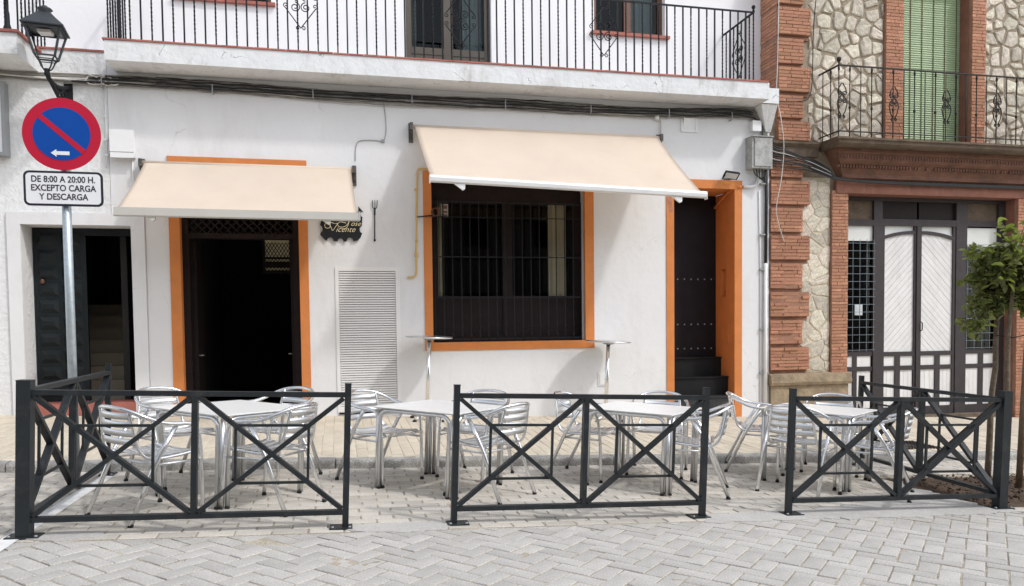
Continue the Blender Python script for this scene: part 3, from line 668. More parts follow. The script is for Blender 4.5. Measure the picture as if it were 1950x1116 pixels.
# jambs of the balcony window
bricks(8.81, 9.15, 4.30, 7.1, WY-.02, depth=.07); bricks(10.48, 10.76, 4.30, 7.1, WY-.02, depth=.07)
part('window_reveal', MB().box(9.1515, 9.158, WY+.052, WY+.30, 4.3, 7.1).box(10.466, 10.4785, WY+.052, WY+.30, 4.3, 7.1), 'lintel_red', H3)
bm_ = paver_mb(1, 1, 1, .0); ub = MB(); e = .03
ub.add([(0,0,0),(1,0,0),(1,0,1),(0,0,1),(0,1,0),(1,1,0),(1,1,1),(0,1,1)], [(0,1,2,3),(1,5,6,2),(3,2,6,7),(4,0,3,7),(0,4,5,1)])
ubm = ub.mesh('brick', 'brick')
rk = []
for s_ in brickspec:
    X, Y, D = px(((s_[0]+s_[1])/2, s_[4], (s_[2]+s_[3])/2))
    rk.append((not (0 < X < 1950 and 0 < Y < 1116), -(s_[1]-s_[0])*(s_[3]-s_[2])/D**2, s_))
rk.sort(key=lambda t: (t[0], t[1]))
rest = MB()
for i, (out, _, s_) in enumerate(rk):
    Mx = Matrix.Translation((s_[0], s_[4], s_[2])) @ Matrix.Diagonal((s_[1]-s_[0], s_[5], s_[3]-s_[2], 1))
    if i < 300 and not out:
        o = link('brick', ubm, H3, Mx)
    else: rest.add([Mx @ Vector(v) for v in ub.v], ub.f)
o = part('more_bricks', rest, 'brick', H3); o['kind'] = 'stuff'
# rubble stones: irregular cells grown around scattered centres
def stones(x0, x1, z0, z1, cell, gap, y, thick, parent):
    pts = []; nx, nz = max(1, round((x1-x0)/cell)), max(1, round((z1-z0)/(cell*.82)))
    for i in range(-1, nx+1):
        for j in range(-1, nz+1):
            pts.append((x0+(i+.5+random.uniform(-.55,.55)+(.25 if j % 2 else -.25))*(x1-x0)/nx, z0+(j+.5+random.uniform(-.5,.5))*(z1-z0)/nz))
    for k, (cx, cz) in enumerate(pts):
        poly = [(x0,z0),(x1,z0),(x1,z1),(x0,z1)]
        for q, (ox, oz) in enumerate(pts):
            if q == k or abs(ox-cx) > 3*cell or abs(oz-cz) > 3*cell: continue
            a, b = ox-cx, oz-cz; L_ = math.hypot(a, b)
            poly = clip(poly, a/L_, b/L_, (a*(ox+cx)/2+b*(oz+cz)/2)/L_ - gap*random.uniform(.3, 2.1))
            if len(poly) < 3: break
        if len(poly) < 3: continue
        ar = abs(sum(poly[i][0]*poly[(i+1)%len(poly)][1]-poly[(i+1)%len(poly)][0]*poly[i][1] for i in range(len(poly))))/2
        if ar < .004: continue
        sm = []                                     # cut the corners
        for i in range(len(poly)):
            p, q = poly[i], poly[(i+1) % len(poly)]
            for t in (.10, .86): sm.append((p[0]+t*(q[0]-p[0])+random.uniform(-.013,.013), p[1]+t*(q[1]-p[1])+random.uniform(-.013,.013)))
        mx = sum(p[0] for p in sm)/len(sm); mz = sum(p[1] for p in sm)/len(sm); n = len(sm)
        t_ = thick*random.uniform(.6, 1.25); vs = []
        vs += [(x-mx, .0, z-mz) for x, z in sm]
        vs += [((x-mx)*.97, -t_*.55, (z-mz)*.97) for x, z in sm]
        vs += [((x-mx)*.87, -t_*random.uniform(.7,1.1), (z-mz)*.87) for x, z in sm]
        vs += [((x-mx)*.45, -t_*random.uniform(.7,1.35), (z-mz)*.45) for x, z in sm[::2]]
        b = MB(); fs = []
        for r0 in (0, n):
            fs += [(r0+i, r0+(i+1) % n, r0+n+(i+1) % n, r0+n+i) for i in range(n)]
        h = n//2
        for i in range(h):
            i2 = (i+1) % h
            fs += [(2*n+2*i, 2*n+2*i+1, 3*n+i), (2*n+2*i+1, 2*n+(2*i+2) % n, 3*n+i2), (2*n+2*i+1, 3*n+i2, 3*n+i)]
        fs.append(tuple(3*n+i for i in range(h)))
        b.add(vs, fs)
        o = part('stone', b, 'stone', parent, False)
        o.matrix_parent_inverse = WM[parent].inverted(); o.location = (mx, y, mz)
stones(7.43, 8.80, 4.30, 6.95, .25, .016, WY+.05, .024, H3)
stones(10.77, 13.15, 4.30, 6.95, .25, .016, WY+.05, .024, H3)
stones(11.87, 13.15, -.35, 3.48, .27, .014, WY+.05, .024, H3)
stones(7.30, 7.82, .62, 3.72, .25, .005, WY+.034, .010, H3)
# plinth
pl = part('plinth', MB().box(6.71, 8.12, WY-.06, WY+.045, -.9, .40), 'plinth_stone', H3)
part('plinth_cap', MB().add([(6.69,WY-.10,.405),(8.15,WY-.10,.405),(8.15,WY+.04,.405),(6.69,WY+.04,.405),(6.69,WY-.12,.45),(8.15,WY-.12,.45),(8.15,WY+.04,.45),(6.69,WY+.04,.45),(6.69,WY-.10,.575),(8.15,WY-.10,.575),(8.15,WY+.04,.60),(6.69,WY+.04,.60)],
     [(3,2,1,0),(0,1,5,4),(1,2,6,5),(2,3,7,6),(3,0,4,7),(4,5,9,8),(5,6,10,9),(6,7,11,10),(7,4,8,11),(8,9,10,11)]), 'plinth_stone', pl)
# balcony slab and the moulded brick cornice under it
def moulding(prof, x1, name, m, parent):
    b = MB(); n = len(prof)
    vs = [(xs, y, z) for xs, y, z in prof] + [(x1, y, z) for xs, y, z in prof]
    b.add(vs, [(i, n+i, n+(i+1) % n, (i+1) % n) for i in range(n)] + [tuple(reversed(range(n))), tuple(range(n, 2*n))]); return part(name, b, m, parent)
bslab = moulding([(7.56,10.47,4.285),(7.56,10.47,4.255),(7.60,10.50,4.24),(7.60,10.50,4.20),(7.64,10.54,4.17),(7.64,11.04,4.17),(7.56,11.04,4.285)], BX1, 'balcony_slab', 'slab_stone', H3)
moulding([(6.72,10.90,4.285),(6.72,10.90,4.25),(6.72,10.95,4.20),(6.72,10.95,4.06),(6.72,11.04,4.06),(6.72,11.04,4.285)], 7.555, 'string_course', 'slab_stone', H3)
cor = moulding([(7.72,10.70,4.168),(7.72,10.70,4.10),(7.76,10.73,4.08),(7.76,10.73,4.0),(7.80,10.76,3.97),(7.86,10.82,3.93),(7.92,10.88,3.83),(7.95,10.90,3.80),(7.95,10.90,3.74),(7.98,10.95,3.73),(7.98,11.045,3.73),(7.72,11.045,4.168)], BX1, 'cornice', 'brick_trim', H3)
dn = MB()
for i in range(96):
    x = 7.80+i*.055
    dn.box(x, x+.032, 10.715, 10.7295, 4.015, 4.06); 
    if random.random() > .12: dn.box(x, x+.03, 10.80, 10.86, 3.885, 3.925)
o = part('dentils', dn, 'brick_trim', cor); o['kind'] = 'stuff'
part('lintel', MB().box(7.90, BX1, WY-.03, WY+.30, 3.505, 3.725), 'lintel_red', H3)
brail = part('balcony_railing', MB().box(7.60, BX1, 10.52, 10.545, 5.375, 5.395).box(7.60, 7.625, 10.546, 11.04, 5.375, 5.395).box(7.60, BX1, 10.52, 10.54, 4.37, 4.385).box(7.605, 7.625, 10.541, 11.04, 4.37, 4.385), 'iron_old', H3)
ob = MB().tube([(0,0,4.285),(0,0,4.72),(0,0,4.735),(0,0,4.76),(0,0,4.775),(0,0,5.30),(0,0,5.31),(0,0,5.34),(0,0,5.38)], [.009,.009,.02,.02,.009,.009,.017,.018,.009], 6).mesh('bar', 'iron_old')
on = MB().tube([(0,0,4.285),(0,0,5.38)], .008, 6).mesh('bar', 'iron_old'); hm = heart_mb(.009).mesh('scroll', 'iron_old')
for i in range(27):
    x = 7.612+.195*i
    if x > BX1: break
    link('bar', (on, ob)[i % 2] if i else ob, brail, at(x, 10.532, 0))
    if i % 5 == 0: link('scroll', hm, brail, at(x if i else 7.66, 10.515, 4.86))
for i in (1, 2): link('bar', (on, ob)[i % 2], brail, at(7.613, 10.532+.2*i, 0))
link('post_knob', MB().lathe((0,0,0), [(.001,.12),(.028,.105),(.036,.08),(.028,.05),(.012,.035),(.012,0)], 12).mesh('post_knob', 'iron_old'), brail, at(7.612, 10.532, 5.395))
# green roller blind
bl = part('roller_blind', MB().box(9.16, 10.464, WY+.245, WY+.26, 4.30, 7.0), 'iron_old', H3)
so = MB().prism([(0,0)]*0 or [(0,0),(1.297,0),(1.297,.031),(0,.031)], -.004, .004)
so = MB().add([(0,-.001,0),(1.297,-.001,0),(1.297,-.009,.0155),(0,-.009,.0155),(1.297,-.001,.031),(0,-.001,.031),(0,.008,0),(1.297,.008,0),(1.297,.008,.031),(0,.008,.031)], [(0,1,2,3),(3,2,4,5),(5,4,8,9),(0,6,7,1)]).mesh('slat', 'blind_green')
k = 0
while 4.31+k*.0368 < 6.95: link('slat', so, bl, at(9.165, WY+.235, 4.31+k*.0368)); k += 1
rp = MB()
for i in range(6): rp.box(9.24+i*.228, 9.252+i*.228, WY+.219, WY+.2245, 4.31, 6.95)
part('cord', rp, 'rope', bl)
# big timber doorway
Y0 = WY+.22
bdw = part('doorway', MB().box(8.149, 8.26, Y0, Y0+.09, -.6, 3.50).box(8.80, 8.965, Y0, Y0+.09, -.6, 3.50).box(10.44, 10.66, Y0, Y0+.09, -.6, 3.50).box(11.31, 11.451, Y0, Y0+.09, -.6, 3.50)
    .box(8.26, 8.80, Y0+.002, Y0+.088, 3.02, 3.12).box(8.965, 10.44, Y0+.002, Y0+.088, 3.03, 3.14).box(10.66, 11.31, Y0+.002, Y0+.088, 3.04, 3.14).box(8.26, 11.31, Y0+.002, Y0+.088, 3.44, 3.50), 'door_dark', H3)
for a, c in ((8.26, 8.80), (8.965, 9.68), (9.72, 10.44), (10.66, 11.31)):
    part('transom_panel', MB().box(a, c, Y0+.05, Y0+.07, 3.12, 3.44), 'dark_wood' if 8.9 < a < 10 else 'slab_stone', bdw)
def leaf(x0, x1, z0, z1, sgn, small):
    b = MB().box(x0, x0+.05, Y0+.012, Y0+.07, -.2, 3.03).box(x1-.05, x1, Y0+.012, Y0+.07, -.2, 3.03)
    b.box(x0+.05, x1-.05, Y0+.013, Y0+.069, .815, z0).box(x0+.05, x1-.05, Y0+.013, Y0+.069, .575, .65).box(x0+.05, x1-.05, Y0+.013, Y0+.069, -.2, -.06)
    for a, c in ((small[0][1], small[1][0]),): b.box(a, c, Y0+.014, Y0+.068, -.06, .575).box(a, c, Y0+.014, Y0+.068, .65, .815)
    # arched top rail
    n = 10; xi0, xi1 = x0+.05, x1-.05; hi = (lambda t: 2.87-.05*t*t) if sgn > 0 else (lambda t: 2.87-.05*(1-t)*(1-t))
    if sgn > 0: hi = lambda t: 2.93-.09*(1-t)**2
    else: hi = lambda t: 2.93-.09*t**2
    lo_ = [(xi0+(xi1-xi0)*i/n, hi(i/n)-.035) for i in range(n+1)]; up_ = [(x, z+.055) for x, z in lo_]
    b.prism(lo_+up_[::-1], Y0+.011, Y0+.0695)
    lf = part('door_leaf', b, 'door_dark', bdw)
    # diagonal planks, each cut to the opening
    pw = .082; k = -30
    while k < 60:
        rect = [(x0+.045, z0-.005), (x1-.045, z0-.005), (x1-.045, 2.90), (x0+.045, 2.90)]
        s2 = math.sqrt(.5); a_, b_ = (-s2, s2) if sgn > 0 else (s2, s2)
        c0 = a_*x0+b_*z0 + k*pw
        poly = clip(clip(rect, a_, b_, c0+pw-.005), -a_, -b_, -c0)
        if len(poly) >= 3:
            y_ = Y0+.036+random.uniform(-.0015, .0015)
            part('plank', MB().prism(poly, y_, y_+.014), 'door_white', lf)
        k += 1
    part('top_light', MB().box(x0+.05, x1-.05, Y0+.052, Y0+.06, 2.86, 3.03), 'glaze', lf)
    for a, c in small:
        part('panel', MB().box(a-.004, c+.004, Y0+.034, Y0+.05, .645, .82), 'door_white', lf)
        m_ = 3; 
        for q in range(m_): part('plank', MB().box(a+(c-a)*q/m_+.002, a+(c-a)*(q+1)/m_-.002, Y0+.034+random.uniform(-.001,.001), Y0+.05, -.065, .58), 'door_white', lf)
    return lf
leaf(8.97, 9.655, .89, 2.9, 1, [(9.02, 9.245), (9.345, 9.60)])
lf = leaf(9.70, 10.435, .89, 2.9, -1, [(9.76, 10.045), (10.145, 10.385)])
part('cover_strip', MB().box(9.645, 9.72, Y0-.005, Y0+.0115, -.2, 3.03), 'door_dark', lf)
part('handle', MB().tube([(9.74, Y0+.01, 1.40), (9.74, Y0-.03, 1.38), (9.74, Y0-.03, 1.26), (9.74, Y0+.01, 1.24)], .009, 6), 'iron', lf)
def sidelight(x0, x1, small, mesh_top):
    sl = part('sidelight', MB().box(x0, x1, Y0+.012, Y0+.07, .83, .91).box(x0, x1, Y0+.012, Y0+.07, .575, .65).box(x0, x1, Y0+.012, Y0+.07, -.3, -.06).box(small[0][1], small[1][0], Y0+.014, Y0+.068, -.06, .575).box(small[0][1], small[1][0], Y0+.014, Y0+.068, .65, .83), 'door_dark', bdw)
    part('pane', MB().box(x0, x1, Y0+.045, Y0+.05, .91, mesh_top), 'glass', sl)
    part('white_pane', MB().box(x0, x1, Y0+.042, Y0+.054, mesh_top, 3.02), 'glaze', sl)
    g = MB(); n = 4
    z = .93
    while z < mesh_top+.03: g.box(x0-.02, x1+.02, Y0-.014, Y0-.008, z, z+.007); z += .128
    for i in range(n+1): x = x0+.0+(x1-x0-.006)*i/n; g.box(x, x+.006, Y0-.0079, Y0-.002, .91, mesh_top+.02)
    part('wire_guard', g, 'mesh_wire', sl)
    for a, c in small:
        part('panel', MB().box(a, c, Y0+.03, Y0+.045, .65, .83), 'door_white', sl)
        for q in range(3): part('plank', MB().box(a+(c-a)*q/3+.002, a+(c-a)*(q+1)/3-.002, Y0+.03+random.uniform(-.001,.001), Y0+.045, -.06, .575), 'door_white', sl)
    return sl
sl = sidelight(8.26, 8.80, [(8.27, 8.42), (8.50, 8.77)], 2.77)
part('notice', MB().box(8.47, 8.62, Y0+.040, Y0+.0445, 1.52, 1.70), 'paper', sl)
sidelight(10.66, 11.31, [(10.67, 10.94), (11.04, 11.29)], 2.70)
part('threshold', MB().box(8.2, 11.4, WY+.0, Y0+.0, -.8, -.20), 'slab_stone', H3)

# ------------------------------------------------------------------ awnings
def awning(label, t0, t1, zt, f0, f1, yf, zf0, zf1, barm, barh, round_bar):
    A = thing('awning', label, 'awning', at((t0+t1)/2, WY, zt), group='awnings over the bar front')
    yt = WY-.13; nx, ny = 48, 16; b = MB()
    for side in (0, 1):
        for j in range(ny+1):
            s_ = j/ny
            for i in range(nx+1):
                t = i/nx
                xa, xb = t0+(t1-t0)*t, f0+(f1-f0)*t; zb = zf0+(zf1-zf0)*t
                sag = -.035*math.sin(math.pi*s_) + .010*math.sin(7*t+3*s_)*math.sin(math.pi*s_) + .006*math.sin(19*t-5*s_)*s_*(1-s_)*4 + .006*math.sin(41*t+6*s_)*(1-s_)**3*s_*4
                b.v.append((xa+(xb-xa)*s_, yt+(yf-yt)*s_, zt+(zb-zt)*s_+sag-.004*side))
    n = (nx+1)*(ny+1)
    for side in (0, 1):
        for j in range(ny):
            for i in range(nx):
                q = (side*n+j*(nx+1)+i, side*n+j*(nx+1)+i+1, side*n+(j+1)*(nx+1)+i+1, side*n+(j+1)*(nx+1)+i)
                b.f.append(q if not side else q[::-1]); b.sm.append(True)
    for j in range(ny):
        for i in (0, nx):
            q = j*(nx+1)+i; b.f.append((q, q+nx+1, n+q+nx+1, n+q)); b.sm.append(False)
    part('cloth', b, 'awning_cloth', A)
    if round_bar:
        pr = [(-.055,.012),(-.045,.038),(-.02,.05),(.03,.045),(.03,-.03),(.0,-.045),(-.045,-.03)]
    else: pr = [(-.04,.03),(.03,.035),(.03,-.07),(-.03,-.075),(-.04,-.06)]
    k = len(pr); vs = [(f0-.02, yf+y, zf0+z) for y, z in pr]+[(f1+.02, yf+y, zf1+z) for y, z in pr]
    part('front_bar', MB().add(vs, [(i, k+i, k+(i+1) % k, (i+1) % k) for i in range(k)]+[tuple(reversed(range(k))), tuple(range(k, 2*k))]), barm, A)
    part('end_cap', MB().box(f0-.028, f0-.0205, yf-.05, yf+.03, zf0-.06, zf0+.045), 'white_plastic', A)
    part('end_cap', MB().box(f1+.0205, f1+.028, yf-.05, yf+.03, zf1-.06, zf1+.045), 'white_plastic', A)
    part('roller', MB().tube([(t0-.04, WY-.10, zt+.0), (t1+.04, WY-.10, zt+.0)], .034, 12), 'awning_cloth', A)
    for x, sg in ((t0, -1), (t1, 1)):
        part('bracket', MB().box(x+sg*.05-.02, x+sg*.05+.02, WY-.16, WY-.001, zt-.05, zt+.05).box(x+sg*.05-.03, x+sg*.05+.03, WY-.03, WY-.0005, zt-.20, zt+.07).tube([(x+sg*.05, WY-.14, zt-.06), (x+sg*.05, WY-.03, zt-.15)], .014, 6), 'bracket_metal', A)
    for x, xf, sg in ((t0+.25, f0+.38, 1), (t1-.25, f1-.38, -1)):
        zf = zf0+(zf1-zf0)*(xf-f0)/(f1-f0)
        el = Vector(((x+xf)/2+sg*.55, (WY-.1+yf)/2, (zt-.12+zf)/2-.03))
        part('arm', MB().bar((x, WY-.08, zt-.13), el, .04, .05).bar(el, (xf, yf+.03, zf-.045), .035, .045), barm, A)
        part('arm_joint', MB().add([(xf-.09,yf+.02,zf-.045),(xf+.05,yf+.02,zf-.045),(xf+.045,yf+.02,zf-.11),(xf+.02,yf+.02,zf-.125),(xf-.09,yf-.02,zf-.045),(xf+.05,yf-.02,zf-.045),(xf+.045,yf-.02,zf-.11),(xf+.02,yf-.02,zf-.125)], [(0,1,2,3),(7,6,5,4),(0,4,5,1),(1,5,6,2),(2,6,7,3),(3,7,4,0)]), barm, A)
    return A
awning('plain cream awning with flat beige front bar, over the dark open doorway', -2.45, .19, 3.605, -2.53, .25, WY-1.22, 2.83, 2.82, 'awning_bar_beige', .1, False)
awning('larger creased cream awning with round white front bar, over the barred window', 1.09, 4.76, 4.235, 1.17, 4.92, WY-1.3, 3.29, 3.18, 'awning_bar_white', .08, True)

# ------------------------------------------------------------------ fence panels
def fence(M, label, ln, corner0, corner1, plates, group):
    Fn = thing('fence_panel', label, 'fence', M, group)
    pw0, pw1 = (.085 if corner0 else .044), (.085 if corner1 else .044)
    H = 1.03
    for x, pw, has, cn in ((0, pw0, plates[0], corner0), (ln, pw1, plates[1], corner1)):
        if not has: continue
        po = part('post', MB().box(x-pw/2, x+pw/2, -pw/2, pw/2, .012, H), 'fence_paint', Fn, False)
        part('cap', MB().box(x-pw/2-.002, x+pw/2+.002, -pw/2-.002, pw/2+.002, H+.0005, H+.006), 'fence_paint', po, False)
        e0, e1 = (.10, .10) if cn else ((.11, .05) if has == 'L' else (.05, .11))
        part('base_plate', MB().box(x-e0, x+e1, -.065, .065, .0015, .0115), 'fence_paint', po, False)
        bt = MB()
        for bx_ in (x-e0+.02, x+e1-.02): bt.lathe((bx_, -.04, .012), [(.011,0),(.011,.008),(.001,.010)], 6)
        part('bolt', bt, 'grey_metal', po, False)
    a, c = pw0/2, ln-pw1/2; zt, zb = .955, .115; th = .034; dp = .026; mid = (a+c)/2
    part('top_rail', MB().box(a, c, -dp, dp, zt-th/2, zt+th/2), 'fence_paint', Fn, False)
    part('bottom_rail', MB().box(a, c, -dp, dp, zb-th/2, zb+th/2), 'fence_paint', Fn, False)
    part('middle_post', MB().box(mid-.02, mid+.02, -dp-.001, dp+.001, zb+th/2, zt-th/2), 'fence_paint', Fn, False)
    for x0, x1 in ((a, mid-.02), (mid+.02, c)):
        z0, z1 = zb+th/2, zt-th/2
        part('diagonal', MB().bar((x0+.008, 0, z0+.008), (x1-.008, 0, z1-.008), .03, .050, up=(0,1,0)), 'fence_paint', Fn, False)
        part('diagonal', MB().bar((x0+.008, 0, z1-.008), (x1-.008, 0, z0+.008), .0298, .0495, up=(0,1,0)), 'fence_paint', Fn, False)
        xa, xb = x0+.25*(x1-x0), x1-.25*(x1-x0); za, zc = z0+.25*(z1-z0), z1-.25*(z1-z0); s_ = .018
        part('inner_frame', MB().box(xa, xb, -.009, .009, za-s_/2, za+s_/2).box(xa, xb, -.009, .009, zc-s_/2, zc+s_/2).box(xa-s_/2, xa+s_/2, -.0085, .0085, za+s_/2, zc-s_/2).box(xb-s_/2, xb+s_/2, -.0085, .0085, za+s_/2, zc-s_/2), 'fence_paint', Fn, False)
    return Fn
FG = 'dark fence panels round the terrace'; FY = 5.47
fence(gnd(-2.05, FY+.07), 'dark metal fence panel with crosses, in front of the leftmost table', 2.06, True, False, ('C', 'L'), FG)
fence(gnd(.795, FY+.08), 'dark metal fence panel with crosses, middle one of the front row', 2.0, False, False, ('R', 'L'), FG)
fence(gnd(3.56, FY+.07), 'dark metal fence panel with crosses, front row, ending at the wide post by the tree', 2.08, False, True, ('R', 'C'), FG)
fence(gnd(-2.075, FY+.13, 0, R(91.5)), 'dark metal side fence panel running back beside the road sign pole', 2.06, False, False, (None, 'R'), FG)
fence(gnd(5.675, FY+.13, 0, R(86)), 'dark metal side fence panel running back beside the planting pit', 2.06, False, False, (None, 'R'), FG)

# ------------------------------------------------------------------ square tables
def fillet(pts, r, n=5):
    out = [Vector(pts[0])]
    for i in range(1, len(pts)-1):
        p, a, b = Vector(pts[i]), Vector(pts[i-1]), Vector(pts[i+1])
        rr = min(r, (a-p).length*.48, (b-p).length*.48); u, v = (a-p).normalized()*rr, (b-p).normalized()*rr
        for k in range(n+1):
            t = k/n; out.append(p + u*(1-t)**2 + v*t*t)
    out.append(Vector(pts[-1])); return out
def square_table():
    T = thing('square_table', '', 'table'); hs_ = .455; h = .735
    n = 6; r = .03; poly = []
    for sx, sy, a0 in ((1,1,0),(-1,1,90),(-1,-1,180),(1,-1,270)):
        for k in range(n+1):
            a = R(a0+90*k/n); poly.append((sx*(hs_-r)+r*math.cos(a), sy*(hs_-r)+r*math.sin(a)))
    b = MB(); m_ = len(poly)
    vs = [(x, y, h-.012) for x, y in poly]+[(x, y, h-.002) for x, y in poly]+[(x*.996, y*.996, h) for x, y in poly]
    b.add(vs, [tuple(reversed(range(m_))), tuple(range(2*m_, 3*m_))]+[(i, (i+1) % m_, m_+(i+1) % m_, m_+i) for i in range(m_)]+[(m_+i, m_+(i+1) % m_, 2*m_+(i+1) % m_, 2*m_+i) for i in range(m_)])
    tp = part('table_top', b, 'table_white', T, False)
    part('edge_band', MB().add([(x*1.001, y*1.001, h-.0125) for x, y in poly]+[(x*1.003, y*1.003, h-.006) for x, y in poly]+[(x*.97, y*.97, h-.0127) for x, y in poly], [(i, (i+1) % m_, m_+(i+1) % m_, m_+i) for i in range(m_)]+[(2*m_+i, 2*m_+(i+1) % m_, (i+1) % m_, i) for i in range(m_)]), 'aluminium_dull', tp, False)
    e = hs_-.03
    for k in range(4):
        Rz = Matrix.Rotation(R(90*k), 4, 'Z')
        pts = fillet([(-e+.055, -e, .012), (-e+.055, -e, h-.03), (e-.055, -e, h-.03), (e-.055, -e, .012)], .09)
        part('leg_frame', MB().tube([Rz @ p for p in pts], .0175, 8), 'aluminium_dull', T, False)
        [part('foot', MB().tube([Rz @ Vector((q*(e-.055), -e, 0)), Rz @ Vector((q*(e-.055), -e, .02))], .019, 8), 'black_rubber', T, False) for q in (-1, 1)]
        part('leg', MB().tube([Rz @ Vector((-e+.018, -e+.018, .004)), Rz @ Vector((-e+.018, -e+.018, h-.03))], .0175, 8), 'aluminium_dull', T, False)
    return T
def copy_tree(o, M, label):
    c = o.copy(); COL.objects.link(c); c.matrix_world = M; c['label'] = label
    def rec(src, dst):
        for ch in src.children:
            d = ch.copy(); COL.objects.link(d); d.parent = dst; rec(ch, d)
    rec(o, c); return c
def place(proto, items, group):
    for i, (M, lab) in enumerate(items):
        if i == 0: proto.matrix_world = M; proto['label'] = lab; proto['group'] = group; o = proto
        else: o = copy_tree(proto, M, lab)
        o['group'] = group
tb = square_table()
bpy.context.view_layer.update()
place(tb, [(gnd(-.93, 6.77, 0, R(46)), 'square white topped aluminium table in front of the dark open doorway'),
           (gnd(.87, 6.92, 0, R(48)), 'square white topped aluminium table in front of the white louvred cupboard'),
           (gnd(2.82, 6.88, 0, R(46)), 'square white topped aluminium table behind the middle fence panel, below the barred window'),
           (gnd(4.72, 6.86, 0, R(38)), 'square white topped aluminium table nearest the planting pit and tree')], 'square terrace tables')

# ------------------------------------------------------------------ stacking aluminium armchairs
def smooth_path(pts, n=4):
    P = [Vector(p) for p in pts]; out = []
    for i in range(len(P)-1):
        p0, p1, p2, p3 = P[max(i-1, 0)], P[i], P[i+1], P[min(i+2, len(P)-1)]
        for k in range(n):
            t = k/n
            out.append(.5*((2*p1)+(p2-p0)*t+(2*p0-5*p1+4*p2-p3)*t*t+(3*p1-p0-3*p2+p3)*t**3))
    out.append(P[-1]); return out
def chair():
    S = 1.07; C_ = thing('terrace_chair', '', 'chair')
    sc = lambda pts: [Vector(p)*S for p in pts]
    half = [(.245,.255,.012),(.225,.255,.36),(.205,.258,.53),(.175,.262,.615),(.11,.268,.648),(.0,.272,.655),(-.10,.268,.672),(-.19,.24,.71),(-.265,.165,.752),(-.30,.07,.768)]
    hoop = half+[(-.305,0,.771)]+[(x,-y,z) for x, y, z in half[::-1]]
    part('arm_hoop', MB().tube(sc(smooth_path(hoop, 3)), .0145*S, 8), 'aluminium', C_, False)
    for sy in (1, -1):
        part('rear_leg', MB().tube(sc([(.02,sy*.262,.642),(-.07,sy*.262,.50),(-.11,sy*.26,.43),(-.295,sy*.255,.012)]), .0165*S, 8), 'aluminium', C_, False)
        J = smooth_path([(-.262,sy*.165,.75),(-.245,sy*.18,.65),(-.225,sy*.195,.55),(-.20,sy*.205,.475),(-.155,sy*.212,.432),(-.08,sy*.215,.42),(.08,sy*.216,.428),(.19,sy*.215,.44),(.225,sy*.21,.43)], 3)
        part('side_rail', MB().tube(sc(J), .0115*S, 7), 'aluminium', C_, False)
        part('side_stretcher', MB().tube(sc([(.232,sy*.252,.385),(-.125,sy*.252,.385)]), .009*S, 6), 'aluminium_dull', C_, False)
        for x in (.245, -.295): part('foot', MB().tube(sc([(x,sy*.255,0),(x+(.004 if x < 0 else -.001),sy*.255,.018)]), .0180*S, 8), 'black_rubber', C_, False)
    part('front_rail', MB().tube(sc([(.225,.21,.43),(.228,.255,.425)]), .0105*S, 6).tube(sc([(.225,-.21,.43),(.228,-.255,.425)]), .0105*S, 6).tube(sc([(.225,.21,.43),(.23,.1,.424),(.23,-.1,.424),(.225,-.21,.43)]), .0105*S, 6), 'aluminium', C_, False)
    part('cross_stretcher', MB().tube(sc([(-.12,.252,.385),(-.12,-.252,.385)]), .009*S, 6), 'aluminium_dull', C_, False)
    # curved back slats
    n = 8
    def slat(ca, cb, wa, wb, bow):       # ca/cb: (x,z) of lower and upper edge, half widths
        b = MB(); vs = []
        for (x, z), hw in ((ca, wa), (cb, wb)):
            for i in range(n+1):
                t = -1+2*i/n; vs.append(Vector((x+bow[0]*(1-t*t), hw*t, z+bow[1]*(1-t*t)))*S)
        nrm = Vector((cb[1]-ca[1], 0, -(cb[0]-ca[0]))).normalized()*.003
        vs += [v-nrm for v in vs]; m_ = n+1
        fs = [(i, i+1, m_+i+1, m_+i) for i in range(n)]+[(2*m_+m_+i, 2*m_+m_+i+1, 2*m_+i+1, 2*m_+i) for i in range(n)]+[(i, 2*m_+i, 2*m_+i+1, i+1) for i in range(n)]+[(m_+i, m_+i+1, 3*m_+i+1, 3*m_+i) for i in range(n)]
        b.add(vs, fs, True); return b
    def Jx(z): return -.262+(.75-z)*.19
    for z0 in (.518, .576, .634, .692):
        part('back_slat', slat((Jx(z0), z0), (Jx(z0+.046), z0+.046), .198-(z0-.5)*.13, .192-(z0-.5)*.13, (-.035, 0)), 'slat_alu', C_, False)
    for k in range(6):
        x0 = -.165+k*.065
        zz = lambda x: .424+.02*max(0, x)/.2+.035*max(0, -x-.09)/.08
        part('seat_slat', slat((x0, zz(x0)+.008), (x0+.054, zz(x0+.054)+.008), .213, .213, (0, -.016)), 'slat_alu', C_, False)
    return C_
ch = chair()
bpy.context.view_layer.update()
